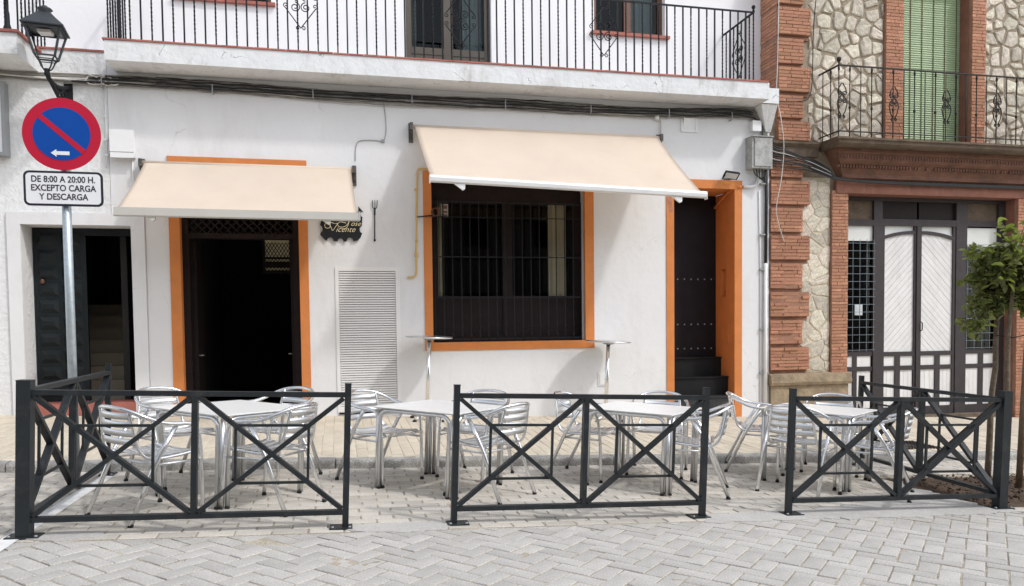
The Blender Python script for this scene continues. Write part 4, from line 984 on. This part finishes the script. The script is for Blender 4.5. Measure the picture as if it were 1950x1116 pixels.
CH = [(-1.42, 6.12, 45, 'aluminium armchair with its back to the left side fence, near the front fence'),
      (-1.48, 7.33, -45, 'aluminium armchair behind the left corner of the leftmost table, by the left side fence'),
      (-.62, 7.5, -130, 'aluminium armchair facing the street, in front of the right orange jamb of the open doorway'),
      (-.56, 6.3, 150, 'aluminium armchair at the front right of the leftmost table, back towards the fence gap'),
      (.36, 7.24, -46, 'aluminium armchair in front of the louvred cupboard, seen through the gap between fence panels'),
      (1.27, 7.38, -127, 'aluminium armchair behind the second table from the left, facing the street'),
      (1.24, 6.52, 134, 'aluminium armchair at the front right of the second table, behind the middle fence panel'),
      (2.39, 7.28, -39, 'aluminium armchair at the left of the third table, below the barred window'),
      (3.2, 7.37, -120, 'aluminium armchair behind the third table, facing the street in front of the side door'),
      (3.18, 6.5, 153, 'aluminium armchair in profile by the right end post of the middle fence panel'),
      (4.40, 7.47, -28, 'aluminium armchair near the kerb in front of the white wall right of the side door'),
      (4.22, 6.42, 40, 'aluminium armchair with slatted back to the street, at the near left of the rightmost table'),
      (5.22, 7.33, -128, 'aluminium armchair behind the rightmost table, in front of the stone plinth'),
      (4.90, 6.22, 137, 'aluminium armchair at the near right of the rightmost table, beside the planting pit')]
place(ch, [(gnd(u, v, 0, R(a)), l) for u, v, a, l in CH], 'aluminium terrace chairs')

# ------------------------------------------------------------------ tall bar tables by the wall
def high_table(M, label, r, h):
    T = thing('high_table', label, 'table', M, 'tall round bar tables against the wall')
    part('table_top', MB().lathe((0,0,h), [(.001,-.022),(r-.012,-.022),(r,-.014),(r,-.006),(r-.004,0),(.001,0)], 40), 'aluminium_dull', T, False)
    part('column', MB().tube([(0,0,.05),(0,0,h-.022)], .03, 14), 'aluminium', T, False)
    part('mounting_plate', MB().lathe((0,0,h), [(.04,-.055),(.09,-.04),(.09,-.0225),(.001,-.0222)], 12), 'grey_metal', T, False)
    for k in range(4):
        a = R(45+90*k); x, y = math.cos(a)*.27, math.sin(a)*.27
        lg = part('foot_arm', MB().tube([(x*.05,y*.05,.075),(x*.5,y*.5,.055),(x,y,.03)], [.028,.02,.015], 8), 'aluminium_dull', T, False)
        part('foot', MB().lathe((x,y,0), [(.028,.0),(.028,.02),(.012,.03),(.001,.032)], 10), 'black_rubber', lg, False)
    return T
high_table(walk(1.16, 10.62), 'tall round bar table left of the barred window', .325, 1.17) 
high_table(walk(3.80, 10.64), 'tall round bar table right of the barred window', .335, 1.17)

# ------------------------------------------------------------------ road sign
SP = thing('road_sign', 'round red and blue no parking sign with a text plate on a galvanised pole', 'sign', at(-2.215, 7.10, .09))
sx, sy = -2.215, 7.10
part('pole', MB().tube([(sx, sy, -.1), (sx, sy, 3.30)], .035, 16), 'galvanised', SP)
ds = part('sign_disc', MB().disc((sx, 3.06), .297, sy-.056, sy-.05, 64), 'sign_red', SP)
part('blue_field', MB().disc((sx, 3.06), .218, sy-.0585, sy-.0562, 56), 'sign_blue', ds)
part('red_bar', MB().bar((sx-.164, sy-.0596, 3.06+.144), (sx+.164, sy-.0596, 3.06-.144), .0018, .042, up=(0,0,1)), 'sign_red', ds)
ax, az = sx-.016, 3.06-.158
part('arrow', MB().prism([(ax-.07, az), (ax-.028, az+.031), (ax-.028, az+.015), (ax+.07, az+.015), (ax+.07, az-.015), (ax-.028, az-.015), (ax-.028, az-.031)], sy-.0612, sy-.0592), 'sign_white', ds)
def rrect(cx, cz, w_, h_, r, n=5):
    p = []
    for qx, qz, a0 in ((1,1,0),(-1,1,90),(-1,-1,180),(1,-1,270)):
        for k in range(n+1): a = R(a0+90*k/n); p.append((cx+qx*(w_/2-r)+r*math.cos(a), cz+qz*(h_/2-r)+r*math.sin(a)))
    return p
pz = 2.61
pt = part('text_plate', MB().prism(rrect(sx, pz, .60, .288, .045), sy-.056, sy-.05), 'sign_ink', SP)
part('white_field', MB().prism(rrect(sx, pz, .563, .251, .030), sy-.0582, sy-.0562), 'sign_white', pt)
for t, dz in (('DE 8:00 A 20:00 H.', .074), ('EXCEPTO CARGA', .002), ('Y DESCARGA', -.070)):
    me = text_mesh('lettering', t, .0725, 'sign_ink', .0008, .0012)
    link('lettering', me, pt, at(sx, sy-.0592, pz+dz) @ FACE @ Matrix.Diagonal((.845, 1, 1, 1)))
for z in (3.06+.16, 3.06-.16, pz): part('clamp', MB().box(sx-.05, sx+.05, sy-.049, sy+.045, z-.018, z+.018), 'galvanised', SP)

# ------------------------------------------------------------------ wall lantern
LX, LY, LZ = -3.36, 10.25, 4.53
LN = thing('wall_lantern', 'black four sided iron street lantern on a scrolled wall bracket', 'lamp', at(LX, WY, 4.5))
Rl = Matrix.Translation((LX, LY, LZ)) @ Matrix.Rotation(R(8), 4, 'Z') @ Matrix.Diagonal((.9, .9, .97, 1))
def lp(pts): return [Rl @ Vector(p) for p in pts]
def sq(h, z): return [(-h,-h,z),(h,-h,z),(h,h,z),(-h,h,z)]
def loft(rings, capb=True, capt=True):
    b = MB(); vs = [p for r_ in rings for p in lp(sq(*r_))]
    fs = [(k*4+i, k*4+(i+1) % 4, k*4+4+(i+1) % 4, k*4+4+i) for k in range(len(rings)-1) for i in range(4)]
    if capb: fs.append((3,2,1,0))
    if capt: o = 4*(len(rings)-1); fs.append((o,o+1,o+2,o+3))
    return b.add(vs, fs)
part('roof', loft([(.245,.50),(.25,.512),(.205,.56),(.15,.615),(.075,.70),(.06,.715)]), 'lantern_paint', LN)
part('finial', MB().lathe(Rl @ Vector((0,0,.715)), [(.06,0),(.05,.01),(.085,.03),(.07,.05),(.035,.055),(.03,.075),(.001,.085)], 14), 'lantern_paint', LN)
fr = MB()
for qx, qy in ((-1,-1),(1,-1),(1,1),(-1,1)):
    a, c = lp([(qx*.118,qy*.118,.17),(qx*.205,qy*.205,.495)]); fr.bar(a, c, .02)
    p = lp([(qx*.118,qy*.118,.17),(qx*.085,qy*.085,.13),(qx*.055,qy*.055,.05),(qx*.03,qy*.03,.02)]); fr.tube(smooth_path(p, 3), .009, 5)
for h, z, t in ((.118,.17,.018),(.205,.49,.026),(.092,.135,.010)):
    q = lp(sq(h, z))
    for i in range(4): fr.bar(q[i], q[(i+1) % 4], t*.9, t)
part('frame', fr, 'lantern_paint', LN)
for i in range(4):
    a, c = (sq(.113,.18)[i], sq(.113,.18)[(i+1) % 4]); d, e = sq(.2,.48)[(i+1) % 4], sq(.2,.48)[i]
    q = lp([a, c, d, e]); cn = Rl @ Vector((0,0,.3)); q2 = [p+(cn-p)*.012 for p in q]
    part('pane', MB().add(q2, [(0,1,2,3)]), 'glass_lamp', LN)
part('bulb_plate', MB().box(LX-.07, LX+.07, LY-.07, LY+.07, LZ+.44, LZ+.475), 'white_plastic', LN)
br = MB().tube(smooth_path([(LX,LY,LZ+.03),(LX,LY+.05,LZ-.06),(LX,LY+.25,LZ-.09),(LX,LY+.5,LZ-.05),(LX,WY-.02,LZ+.02)], 5), .028, 7)
br.tube(smooth_path([(LX,LY+.1,LZ-.08),(LX,LY+.3,LZ-.17),(LX,LY+.5,LZ-.24),(LX,WY-.02,LZ-.22)], 5), .022, 6)
br.tube([(LX, LY+.55+.07*math.cos(t*.5), LZ-.12+.06*math.sin(t*.5)) for t in range(13)], .020, 6); br.tube([(LX, LY+.36+.045*math.cos(t*.5), LZ-.115+.04*math.sin(t*.5)) for t in range(13)], .018, 6)
br.lathe((LX,LY,LZ-.03), [(.001,-.03),(.025,-.02),(.035,.0),(.028,.03),(.04,.05),(.03,.06),(.001,.065)], 10)
br.box(LX-.05, LX+.05, WY-.022, WY+.003, LZ-.32, LZ+.10)
part('bracket', br, 'iron', LN)

# ------------------------------------------------------------------ trade sign and fork on the wall
SG = thing('bar_sign', 'black scalloped iron name sign with script lettering, half under the awning', 'sign', at(.07, WY, 2.85))
pts_ = [(-.245,2.80),(-.20,2.72),(-.235,2.70),(-.20,2.66)]
out_ = []
def arc(cx, cz, r, a0, a1, n=7): return [(cx+r*math.cos(R(a0+(a1-a0)*i/n)), cz+r*math.sin(R(a0+(a1-a0)*i/n))) for i in range(n+1)]
out_ += [(-.20,3.03),(-.235,2.93)] + arc(-.255,2.87,.05,70,-60) + [(-.24,2.80),(-.185,2.745)]
out_ += arc(-.105,2.725,.045,180,0) + arc(.035,2.72,.04,180,0)+ arc(.165,2.725,.045,180,0)
out_ += [(.27,2.735),(.31,2.77),(.33,2.815)] + arc(.345,2.87,.045,-100,-250) + [(.335,2.95),(.34,3.02)] + arc(.35,3.06,.035,-90,-240) + [(.36,3.085),(.285,3.16),(.29,3.05),(.23,3.03)]
out_ = [(x, 2.575+(z-2.68)*1.13) for x, z in out_]
part('plate', MB().prism(out_, WY-.034, WY-.026), 'iron', SG)
part('standoff', MB().box(-.15, -.13, WY-.026, WY-.001, 2.88, 2.90).box(.23, .25, WY-.026, WY-.001, 2.88, 2.90), 'iron', SG)
yl = WY-.038; DZ = -.098
lt = MB()
lt.tube([(x, yl, z+DZ) for x, _, z in [(p.x, 0, p.z) for p in smooth_path([(.115,0,2.975),(.04,0,2.99),(.0,0,2.955),(.03,0,2.92),(.09,0,2.925),(.14,0,2.965),(.165,0,3.03),(.135,0,2.93),(.09,0,2.895),(.03,0,2.90)], 4)]], .0042, 5)
lt.tube([(p.x, yl, p.z+DZ) for p in smooth_path([(-.04,0,2.965),(-.12,0,2.985),(-.175,0,2.95),(-.16,0,2.905),(-.115,0,2.905),(-.10,0,2.945),(-.115,0,2.965),(-.085,0,2.90),(-.07,0,2.868),(-.03,0,2.92),(.0,0,2.965),(-.03,0,2.966)], 4)], .0042, 5)
part('swash_capital', lt, 'gold_letter', SG)
for t, x, z, s_ in (('ose', .175, 2.968, .098), ('icente', -.03, 2.885, .108)):
    me = text_mesh('lettering', t, s_, 'gold_letter', .002, -.001, .45, 'LEFT'); link('lettering', me, SG, WM[SG].inverted() @ at(x, yl, z+DZ) @ FACE, False)
FK = thing('iron_fork', 'small black iron three pronged fork hung on the wall beside the name sign', 'ornament', at(.515, WY, 2.9))
part('shaft', MB().tube([(.508, WY-.02, 2.66), (.515, WY-.02, 3.10)], .0075, 6).lathe((.508, WY-.02, 2.635), [(.001,-.008),(.015,.0),(.015,.02),(.006,.03)], 8).tube([(.514,WY-.02,3.0),(.5155,WY-.02,3.09)], .012, 6), 'iron', FK)
pr = MB().tube([(.515,WY-.02,3.09),(.519,WY-.02,3.21)], .005, 5)
pr.tube(smooth_path([(.485,WY-.02,3.205),(.483,WY-.02,3.12),(.50,WY-.02,3.095),(.532,WY-.02,3.095),(.548,WY-.02,3.12),(.553,WY-.02,3.21)], 4), .006, 5)
part('prongs', pr, 'iron', FK)

# ------------------------------------------------------------------ cables, pipes and boxes on the walls
CB = thing('cable_bundle', 'long sagging bundle of black and grey cables under the white balcony', 'cables', at(1.2, WY, 4.68))
kinds = ['cable_black','cable_grey','cable_grey','cable_black','cable_grey','cable_grey','cable_grey','cable_black','cable_grey','cable_white','cable_grey','cable_black','cable_grey','cable_grey']
for i, kd in enumerate(kinds):
    ph = random.uniform(0, 6); z0 = 4.760-.0105*i; pts = []
    m_ = 64; x_a = -2.75 - .05*i
    for j in range(m_+1):
        x = x_a+(6.30-x_a)*j/m_
        env = min(1, max(0, (x+2.6)/2.2))*min(1, max(0, (6.0-x)/1.6))
        z = z0-.05*env-.018*abs(math.sin((x+1.2)*.85))+random.uniform(-.007,.007)-.016*math.sin(x*1.3+ph)*env
        pts.append((x, WY-.020-.020*(i % 4), z))
    pts += [(6.40, WY-.04-.012*(i % 3), z0-.02), (6.50+.007*i, WY-.05, z0-.10), (6.545+.007*i, WY-.05, z0-.25), (6.56+.007*i, WY-.05, 4.30)]
    part('cable', MB().tube(pts, .0105 if kd == 'cable_black' else .0085, 5), kd, CB)
CB2 = thing('cable_bundle', 'whitewashed cables sagging along the left house behind the lantern', 'cables', at(-3.6, WY, 4.68))
for i in range(7):
    ph = random.uniform(0, 6); pts = []
    for j in range(26):
        x = -6.5+4.2*j/25; pts.append((x, WY-.022-.016*(i % 3), 4.745-.017*i+.012*math.sin(x*2.3+ph)+random.uniform(-.005,.005)))
    part('cable', MB().tube(pts, .011, 5), ('cable_white','cable_white','cable_grey','cable_white')[i % 4], CB2)
part('knot', MB().tube([(-3.1+.10*math.sin(t*.9)+.012*t, WY-.06-.02*math.cos(t*1.3), 4.66+.06*math.cos(t*.9)) for t in range(26)], .009, 5), 'cable_white', CB2)
cp = MB()
for x in (-2.95,-1.6,-.3,1.05,2.4,3.7,4.95,6.0): part('clip', MB().box(x, x+.014, WY-.085, WY-.001, 4.565, 4.58).box(x, x+.014, WY-.10, WY-.0855, 4.565, 4.68), 'grey_metal', CB)
C2 = thing('cable_bundle', 'tangle of black cables crossing the brick quoin to the cornice', 'cables', at(7.1, WY, 4.1))
for i in range(11):
    z0 = 4.22-.028*i; dz = random.uniform(-.03,.03); col = 'cable_black' if i not in (3, 7) else 'cable_white'
    p = smooth_path([(6.60+.006*i, WY-.07, 4.32), (6.68, WY-.085, z0), (6.95, WY-.10, z0-.06+dz), (7.22, WY-.12, 4.06-.02*i+dz), (7.45, WY-.13, 3.98-.018*i), (7.7, WY-.14, 3.85-.012*i), (7.92, WY-.13, 3.72-.003*i), (9.2, WY-.09, 3.70-.004*i), (BX1, WY-.09, 3.70-.004*i)], 5)
    part('cable', MB().tube(p, .010 if col == 'cable_black' else .006, 5), col, C2)
C3 = thing('hanging_cable', 'thin pale cable hanging loosely down the brick quoin', 'cable', at(6.8, WY, 3))
part('cable', MB().tube(smooth_path([(6.83,WY-.07,6.9),(6.80,WY-.08,5.6),(6.78,WY-.09,5.0),(6.85,WY-.1,4.62),(6.90,WY-.1,4.2),(6.86,WY-.1,3.7),(6.78,WY-.09,3.25),(6.82,WY-.08,3.0),(6.93,WY-.07,2.7)], 5), .007, 5), 'cable_white', C3)
C4 = thing('hanging_cable', 'thin black cable looping down beside the rubble stones', 'cable', at(7.4, WY, 5))
part('cable', MB().tube(smooth_path([(7.52,WY-.07,6.9),(7.44,WY-.07,6.1),(7.42,WY-.07,5.3),(7.36,WY-.08,5.0),(7.2,WY-.07,4.92),(6.75,WY-.07,4.9)], 5), .008, 5), 'cable_black', C4)
C5 = thing('wall_wire', 'thin grey wire running down the wall to the end of the smaller awning', 'wire', at(.6, WY, 4.2))
part('wire', MB().tube(smooth_path([(.66,WY-.012,4.62),(.69,WY-.012,4.35),(.69,WY-.012,4.15),(.645,WY-.012,4.03),(.6,WY-.012,4.04),(.45,WY-.012,4.045),(.31,WY-.012,4.02),(.27,WY-.012,3.93),(.26,WY-.012,3.75)], 4), .005, 5), 'cable_grey', C5)
part('clip', MB().box(.62, .67, WY-.02, WY-.001, 4.02, 4.06), 'grey_metal', C5)
WP = thing('wall_conduit', 'thin white conduit with clips down the wall left of the white box', 'conduit', at(-2.93, WY, 4))
part('pipe', MB().tube([(-2.93,WY-.012,4.68),(-2.93,WY-.012,3.55)], .010, 6).tube([(-3.36,WY-.012,4.4),(-3.36,WY-.012,3.3)], .008, 6), 'white_plastic', WP)
cp = MB()
for z in (4.6,4.2,3.9,3.7): part('clip', MB().box(-2.95,-2.91,WY-.028,WY-.0005,z,z+.025), 'white_plastic', WP)
BX = thing('meter_box', 'white plastic meter box on the wall left of the smaller awning', 'box', at(-2.73, WY, 3.85))
part('body', MB().box(-2.86, -2.58, WY-.11, WY-.001, 3.68, 4.02), 'white_plastic', BX)
part('lid', MB().box(-2.865, -2.575, WY-.125, WY-.1105, 3.74, 4.025), 'white_plastic', BX); part('lower_cover', MB().box(-2.862, -2.578, WY-.12, WY-.1105, 3.665, 3.73), 'white_plastic', BX)
part('outlet_pipe', MB().tube([(-2.62,WY-.02,3.67),(-2.62,WY-.02,3.45),(-2.60,WY-.02,3.2)], .012, 6), 'white_plastic', BX)
MX = thing('meter_box', 'weathered grey electricity box at the right corner of the white house', 'box', at(6.47, WY, 4.05))
part('body', MB().box(6.29, 6.64, WY-.20, WY-.001, 3.82, 4.30), 'meter_grey', MX)
part('door', MB().box(6.33, 6.625, WY-.215, WY-.2005, 3.85, 4.28), 'meter_grey', MX)
part('roof_lip', MB().box(6.28, 6.65, WY-.225, WY-.001, 4.3005, 4.315), 'meter_grey', MX)
lo = MB()
for i in range(5): lo.tube(smooth_path([(6.36+.05*i,WY-.12,3.82),(6.38+.04*i,WY-.14,3.73-.02*i),(6.48+.02*i,WY-.13,3.68-.015*i),(6.58,WY-.1,3.74),(6.60,WY-.06,3.95)], 4), .009, 5)
part('cable_loop', lo, 'cable_black', MX)
SB = thing('junction_box', 'small white junction box above the grey electricity box', 'box', at(6.43, WY, 4.5))
part('body', MB().box(6.36, 6.50, WY-.09, WY-.001, 4.42, 4.57), 'white_plastic', SB); part('lid', MB().box(6.355, 6.505, WY-.105, WY-.0905, 4.415, 4.575), 'white_plastic', SB)
VG = thing('vent_cover', 'small square white vent cover under the cables by the side door', 'vent', at(5.33, WY, 4.48))
part('frame', MB().box(5.19,5.46,WY-.02,WY-.001,4.37,4.40).box(5.19,5.46,WY-.02,WY-.001,4.58,4.61).box(5.19,5.22,WY-.02,WY-.001,4.40,4.58).box(5.43,5.46,WY-.02,WY-.001,4.40,4.58), 'white_plastic', VG)
part('flap', MB().add([(5.22,WY-.004,4.40),(5.43,WY-.004,4.40),(5.43,WY-.012,4.58),(5.22,WY-.05,4.58)], [(0,1,2,3)]), 'white_plastic', VG)
W2 = thing('wall_wire', 'pair of pale wires down the wall at the right end of the larger awning', 'wire', at(4.85, WY, 4.4))
part('wire', MB().tube([(4.80,WY-.012,4.62),(4.86,WY-.012,4.5),(4.86,WY-.012,3.9)], .007, 5).tube([(4.78,WY-.014,4.62),(4.83,WY-.014,4.5),(4.835,WY-.014,3.9)], .006, 5).lathe((4.78,WY-.03,4.55), [(.001,-.04),(.04,-.03),(.04,.03),(.001,.04)], 10), 'cable_white', W2)
WC = thing('wall_conduit', 'white conduit elbow from the side door lintel to the grey electricity box', 'conduit', at(6.4, WY, 3.6))
part('pipe', MB().tube(fillet([(6.24,WY-.03,3.555),(6.47,WY-.03,3.56),(6.53,WY-.03,3.82)], .12), .026, 8), 'white_plastic', WC)
DP = thing('downpipe', 'slim corner pipe, black above and white below, between white and brick house', 'pipe', at(6.62, WY, 1))
part('upper_pipe', MB().tube([(6.63,WY-.035,4.3),(6.635,WY-.035,3.3),(6.625,WY-.035,2.36)], .024, 8), 'cable_black', DP)
part('lower_pipe', MB().tube([(6.625,WY-.035,2.358),(6.62,WY-.035,-.12)], .030, 8), 'white_plastic', DP)
part('thin_pipe', MB().tube([(6.52,WY-.015,3.5),(6.55,WY-.015,2.2),(6.55,WY-.015,-.1)], .009, 6), 'white_plastic', DP)
cp = MB()
for z in (3.6,2.8,2.25,1.3,.6): part('clip', MB().box(6.53,6.665,WY-.05,WY-.0005,z,z+.02), 'grey_metal', DP)
FL = thing('floodlight', 'small black floodlight above the side door lintel', 'lamp', at(5.97, WY, 3.68))
Rf = at(5.97, WY-.13, 3.705) @ Matrix.Rotation(R(-35), 4, 'X') @ Matrix.Rotation(R(8), 4, 'Y')
part('housing', MB().add([Rf @ Vector(v) for v in [(-.12,-.07,-.01),(.12,-.07,-.01),(.12,.07,-.01),(-.12,.07,-.01),(-.11,-.06,.03),(.11,-.06,.03),(.11,.06,.03),(-.11,.06,.03)]], [(3,2,1,0),(4,5,6,7),(0,1,5,4),(1,2,6,5),(2,3,7,6),(3,0,4,7)]), 'iron', FL)
part('lens', MB().add([Rf @ Vector(v) for v in [(-.10,-.055,-.012),(.10,-.055,-.012),(.10,.055,-.012),(-.10,.055,-.012)]], [(0,1,2,3)]), 'paper', FL)
part('yoke', MB().tube([(5.87,WY-.13,3.70),(5.87,WY-.02,3.67),(5.97,WY-.001,3.665),(6.07,WY-.02,3.67),(6.07,WY-.13,3.70)], .007, 5), 'iron', FL)
GP = thing('gas_pipe', 'thin ochre gas pipe on the wall left of the barred window', 'pipe', at(1.1, WY, 2.9))
part('pipe', MB().tube(fillet([(1.297,WY-.03,3.665),(1.125,WY-.03,3.665),(1.10,WY-.03,3.0),(1.085,WY-.03,2.135),(.96,WY-.03,2.12)], .05), .0135, 7), 'gas_yellow', GP)
part('valve', MB().lathe((1.092,WY-.03,2.40), [(.014,0),(.026,.02),(.026,.07),(.014,.09)], 8).lathe((1.098,WY-.03,2.62), [(.014,0),(.022,.01),(.022,.03),(.014,.04)], 8).lathe((1.096,WY-.03,3.35), [(.014,0),(.02,.01),(.02,.03),(.014,.04)], 8), 'gas_yellow', GP)
RG = thing('wire_coil', 'coil of rusty wire on a stub beside the barred window', 'wire', at(1.3, WY, 3.0))
part('stub', MB().tube([(1.10,WY-.03,2.98),(1.36,WY-.06,3.01)], .009, 6), 'iron', RG)
part('coil', MB().tube([(1.35+.05*math.cos(t*.7)+.001*t, WY-.06-.002*t, 3.05+.06*math.sin(t*.7)) for t in range(30)], .005, 5).tube([(1.22+.012*t, WY-.05+.012*math.sin(t*1.8), 2.99+.012*math.cos(t*1.8)) for t in range(12)], .005, 5), 'brown_frame', RG)
NB = thing('notice_card', 'small card with red marks hung inside the top of the barred window', 'card', at(1.52, WY+.1, 3.1))
part('card', MB().box(1.47, 1.57, WY+.062, WY+.068, 3.0, 3.19), 'cable_grey', NB)
part('print', MB().box(1.485,1.555,WY+.060,WY+.0615,3.12,3.17).box(1.485,1.555,WY+.060,WY+.0615,3.06,3.09).box(1.485,1.555,WY+.060,WY+.0615,3.02,3.04), 'brown_frame', NB)
SK = thing('wall_socket', 'small white square cover plate low on the wall by the tall bar table', 'socket', at(3.92, WY, .57))
part('plate', MB().box(3.82, 4.01, WY-.012, WY-.0005, .48, .68), 'white_plastic', SK); part('cover', MB().box(3.845,3.985,WY-.02,WY-.0125,.50,.655), 'white_plastic', SK)
WS = thing('wall_plaque', 'white lightbox sign with dark frame, cut by the left edge', 'sign', at(-4.3, WY, 4.1))
part('frame', MB().box(-4.10,-4.06,10.86,WY+.003,3.64,4.56).box(-4.9,-4.86,10.86,WY+.003,3.64,4.56).box(-4.86,-4.10,10.86,WY+.003,3.64,3.68).box(-4.86,-4.10,10.86,WY+.003,4.52,4.56), 'grey_metal', WS)
part('face', MB().box(-4.86,-4.10,10.875,10.89,3.68,4.52), 'sign_white', WS)
DG = thing('drain_grate', 'dark metal grate set in the pavement behind the right side fence', 'grate', walk(7.15, 8.45, 0))
gm_ = MB()
for i in range(14): gm_.box(-.30+i*.046,-.29+i*.046,-.28,.28,.001,.008)
for i in range(10): gm_.box(-.32,.32,-.28+i*.06,-.272+i*.06,.0082,.011)
part('bars', gm_, 'iron_old', DG, False); part('tray', MB().box(-.32,.32,-.29,.29,-.004,.0008), 'black_rubber', DG, False)

# ------------------------------------------------------------------ young tree
TR = thing('young_tree', 'young leafy tree with thin trunks in the planting pit', 'tree', gnd(6.8, 6.75))
def trunk(base, top, r0, r1, wob):
    n = 9; P = [Vector(base).lerp(Vector(top), i/n)+Vector((random.uniform(-wob,wob), random.uniform(-wob,wob), 0))*(1 if 0 < i < n else 0) for i in range(n+1)]
    return P, [r0+(r1-r0)*i/n for i in range(n+1)]
def gz_(u, v): return (GM @ Vector((u, v, 0)))
tb_ = MB()
P, rr = trunk(gz_(6.86,6.90)-Vector((0,0,.05)), (6.93, 6.86, 1.9), .034, .022, .014); tb_.tube(P, rr, 8)
P2, rr2 = trunk(gz_(6.70,6.55)-Vector((0,0,.05)), (6.96, 6.72, 2.0), .034, .018, .018); tb_.tube(P2, rr2, 8)
part('trunk', tb_, 'bark', TR)
lim = MB(); tips = []
def limb(a, d, ln, r, depth):
    a = Vector(a); p = [a]; d = Vector(d).normalized()
    for i in range(4):
        d = (d+Vector((random.gauss(0,.22), random.gauss(0,.22), random.gauss(.05,.18)))).normalized(); p.append(p[-1]+d*ln/4)
    lim.tube(p, [r*(1-.18*i) for i in range(5)], 5)
    tips.extend(p[1:])
    if depth:
        for _ in range(3):
            q = p[random.randint(1, 4)]; limb(q, d+Vector((random.uniform(-1,1), random.uniform(-1,1), random.uniform(-.7,.8))), ln*.65, r*.55, depth-1)
for i in range(17):
    a = 2.4*i+random.uniform(-.3,.3)
    limb((6.94+.03*math.cos(a), 6.80, 1.56+.038*i), (math.cos(a), math.sin(a)*.8, random.uniform(-.75,.6)), random.uniform(.17,.28), .010, 2)
limb((7.0, 6.75, 1.95), (.25,-.1,1), .42, .010, 1); limb((7.05, 6.75, 1.9), (1,-.1,.5), .6, .012, 2); limb((7.1, 6.7, 1.75), (1,-.3,.1), .5, .012, 2)
part('branches', lim, 'bark', TR)
lv = MB()
def leaf_(c, d, s_):
    d = d.normalized(); up = Vector((random.gauss(0,.6), random.gauss(0,.6), 1)); sd_ = d.cross(up).normalized(); nn = sd_.cross(d)
    w_ = s_*.27; bend = nn*s_*random.uniform(-.25,.05)
    vs = [c, c+d*s_*.35+sd_*w_+nn*.012, c+d*s_*.42-nn*.006, c+d*s_*.35-sd_*w_+nn*.012, c+d*s_*.75+sd_*w_*.75+bend*.4+nn*.01, c+d*s_*.75-sd_*w_*.75+bend*.4+nn*.01, c+d*s_+bend]
    lv.add(vs, [(0,1,2),(0,2,3),(1,4,6,2),(3,2,6,5)], True)
for t in tips:
    if random.random() < .10: continue
    for _ in range(random.randint(2, 4)):
        d = Vector((random.gauss(0,1), random.gauss(0,1), random.gauss(-.1,.7))); leaf_(t+Vector((random.gauss(0,.035), random.gauss(0,.035), random.gauss(0,.035))), d, random.uniform(.05,.125))
o = part('crown', lv, 'leaf', TR); o['kind'] = 'stuff'
ST = thing('tree_stake', 'thin upright wooden stake at the right edge beside the young tree', 'stake', gnd(6.62, 6.28))
p = gz_(6.62, 6.28)
part('stake', MB().tube([p-Vector((0,0,.1)), Vector((6.66,6.28,.6)), Vector((6.70,6.28,1.36))], [.032,.030,.027], 8), 'stake_wood', ST)
part('tie_wire', MB().tube([(6.70,6.28,1.28),(6.85,6.6,1.24),(6.92,6.86,1.26)], .005, 5), 'iron', ST)

# ------------------------------------------------------------------ unseen row of houses added behind the viewer to block low sky light
hol = [(x, x+1.1, z, z+1.7) for x in range(-19, 20, 3) for z in (1.0, 4.6)]
ofm = wall_mb(-24, 24, -2, 8.2, -.4, 0, hol)
of = link('added_houses_across', ofm.mesh('added_houses_across', 'far_plaster'), None, at(0, -8.5, 0)); of['kind'] = 'structure'
fl = MB().box(-24, 24, -1.0, -.6, -2, 8.1)
part('dark_rooms', fl, 'interior', of, False)
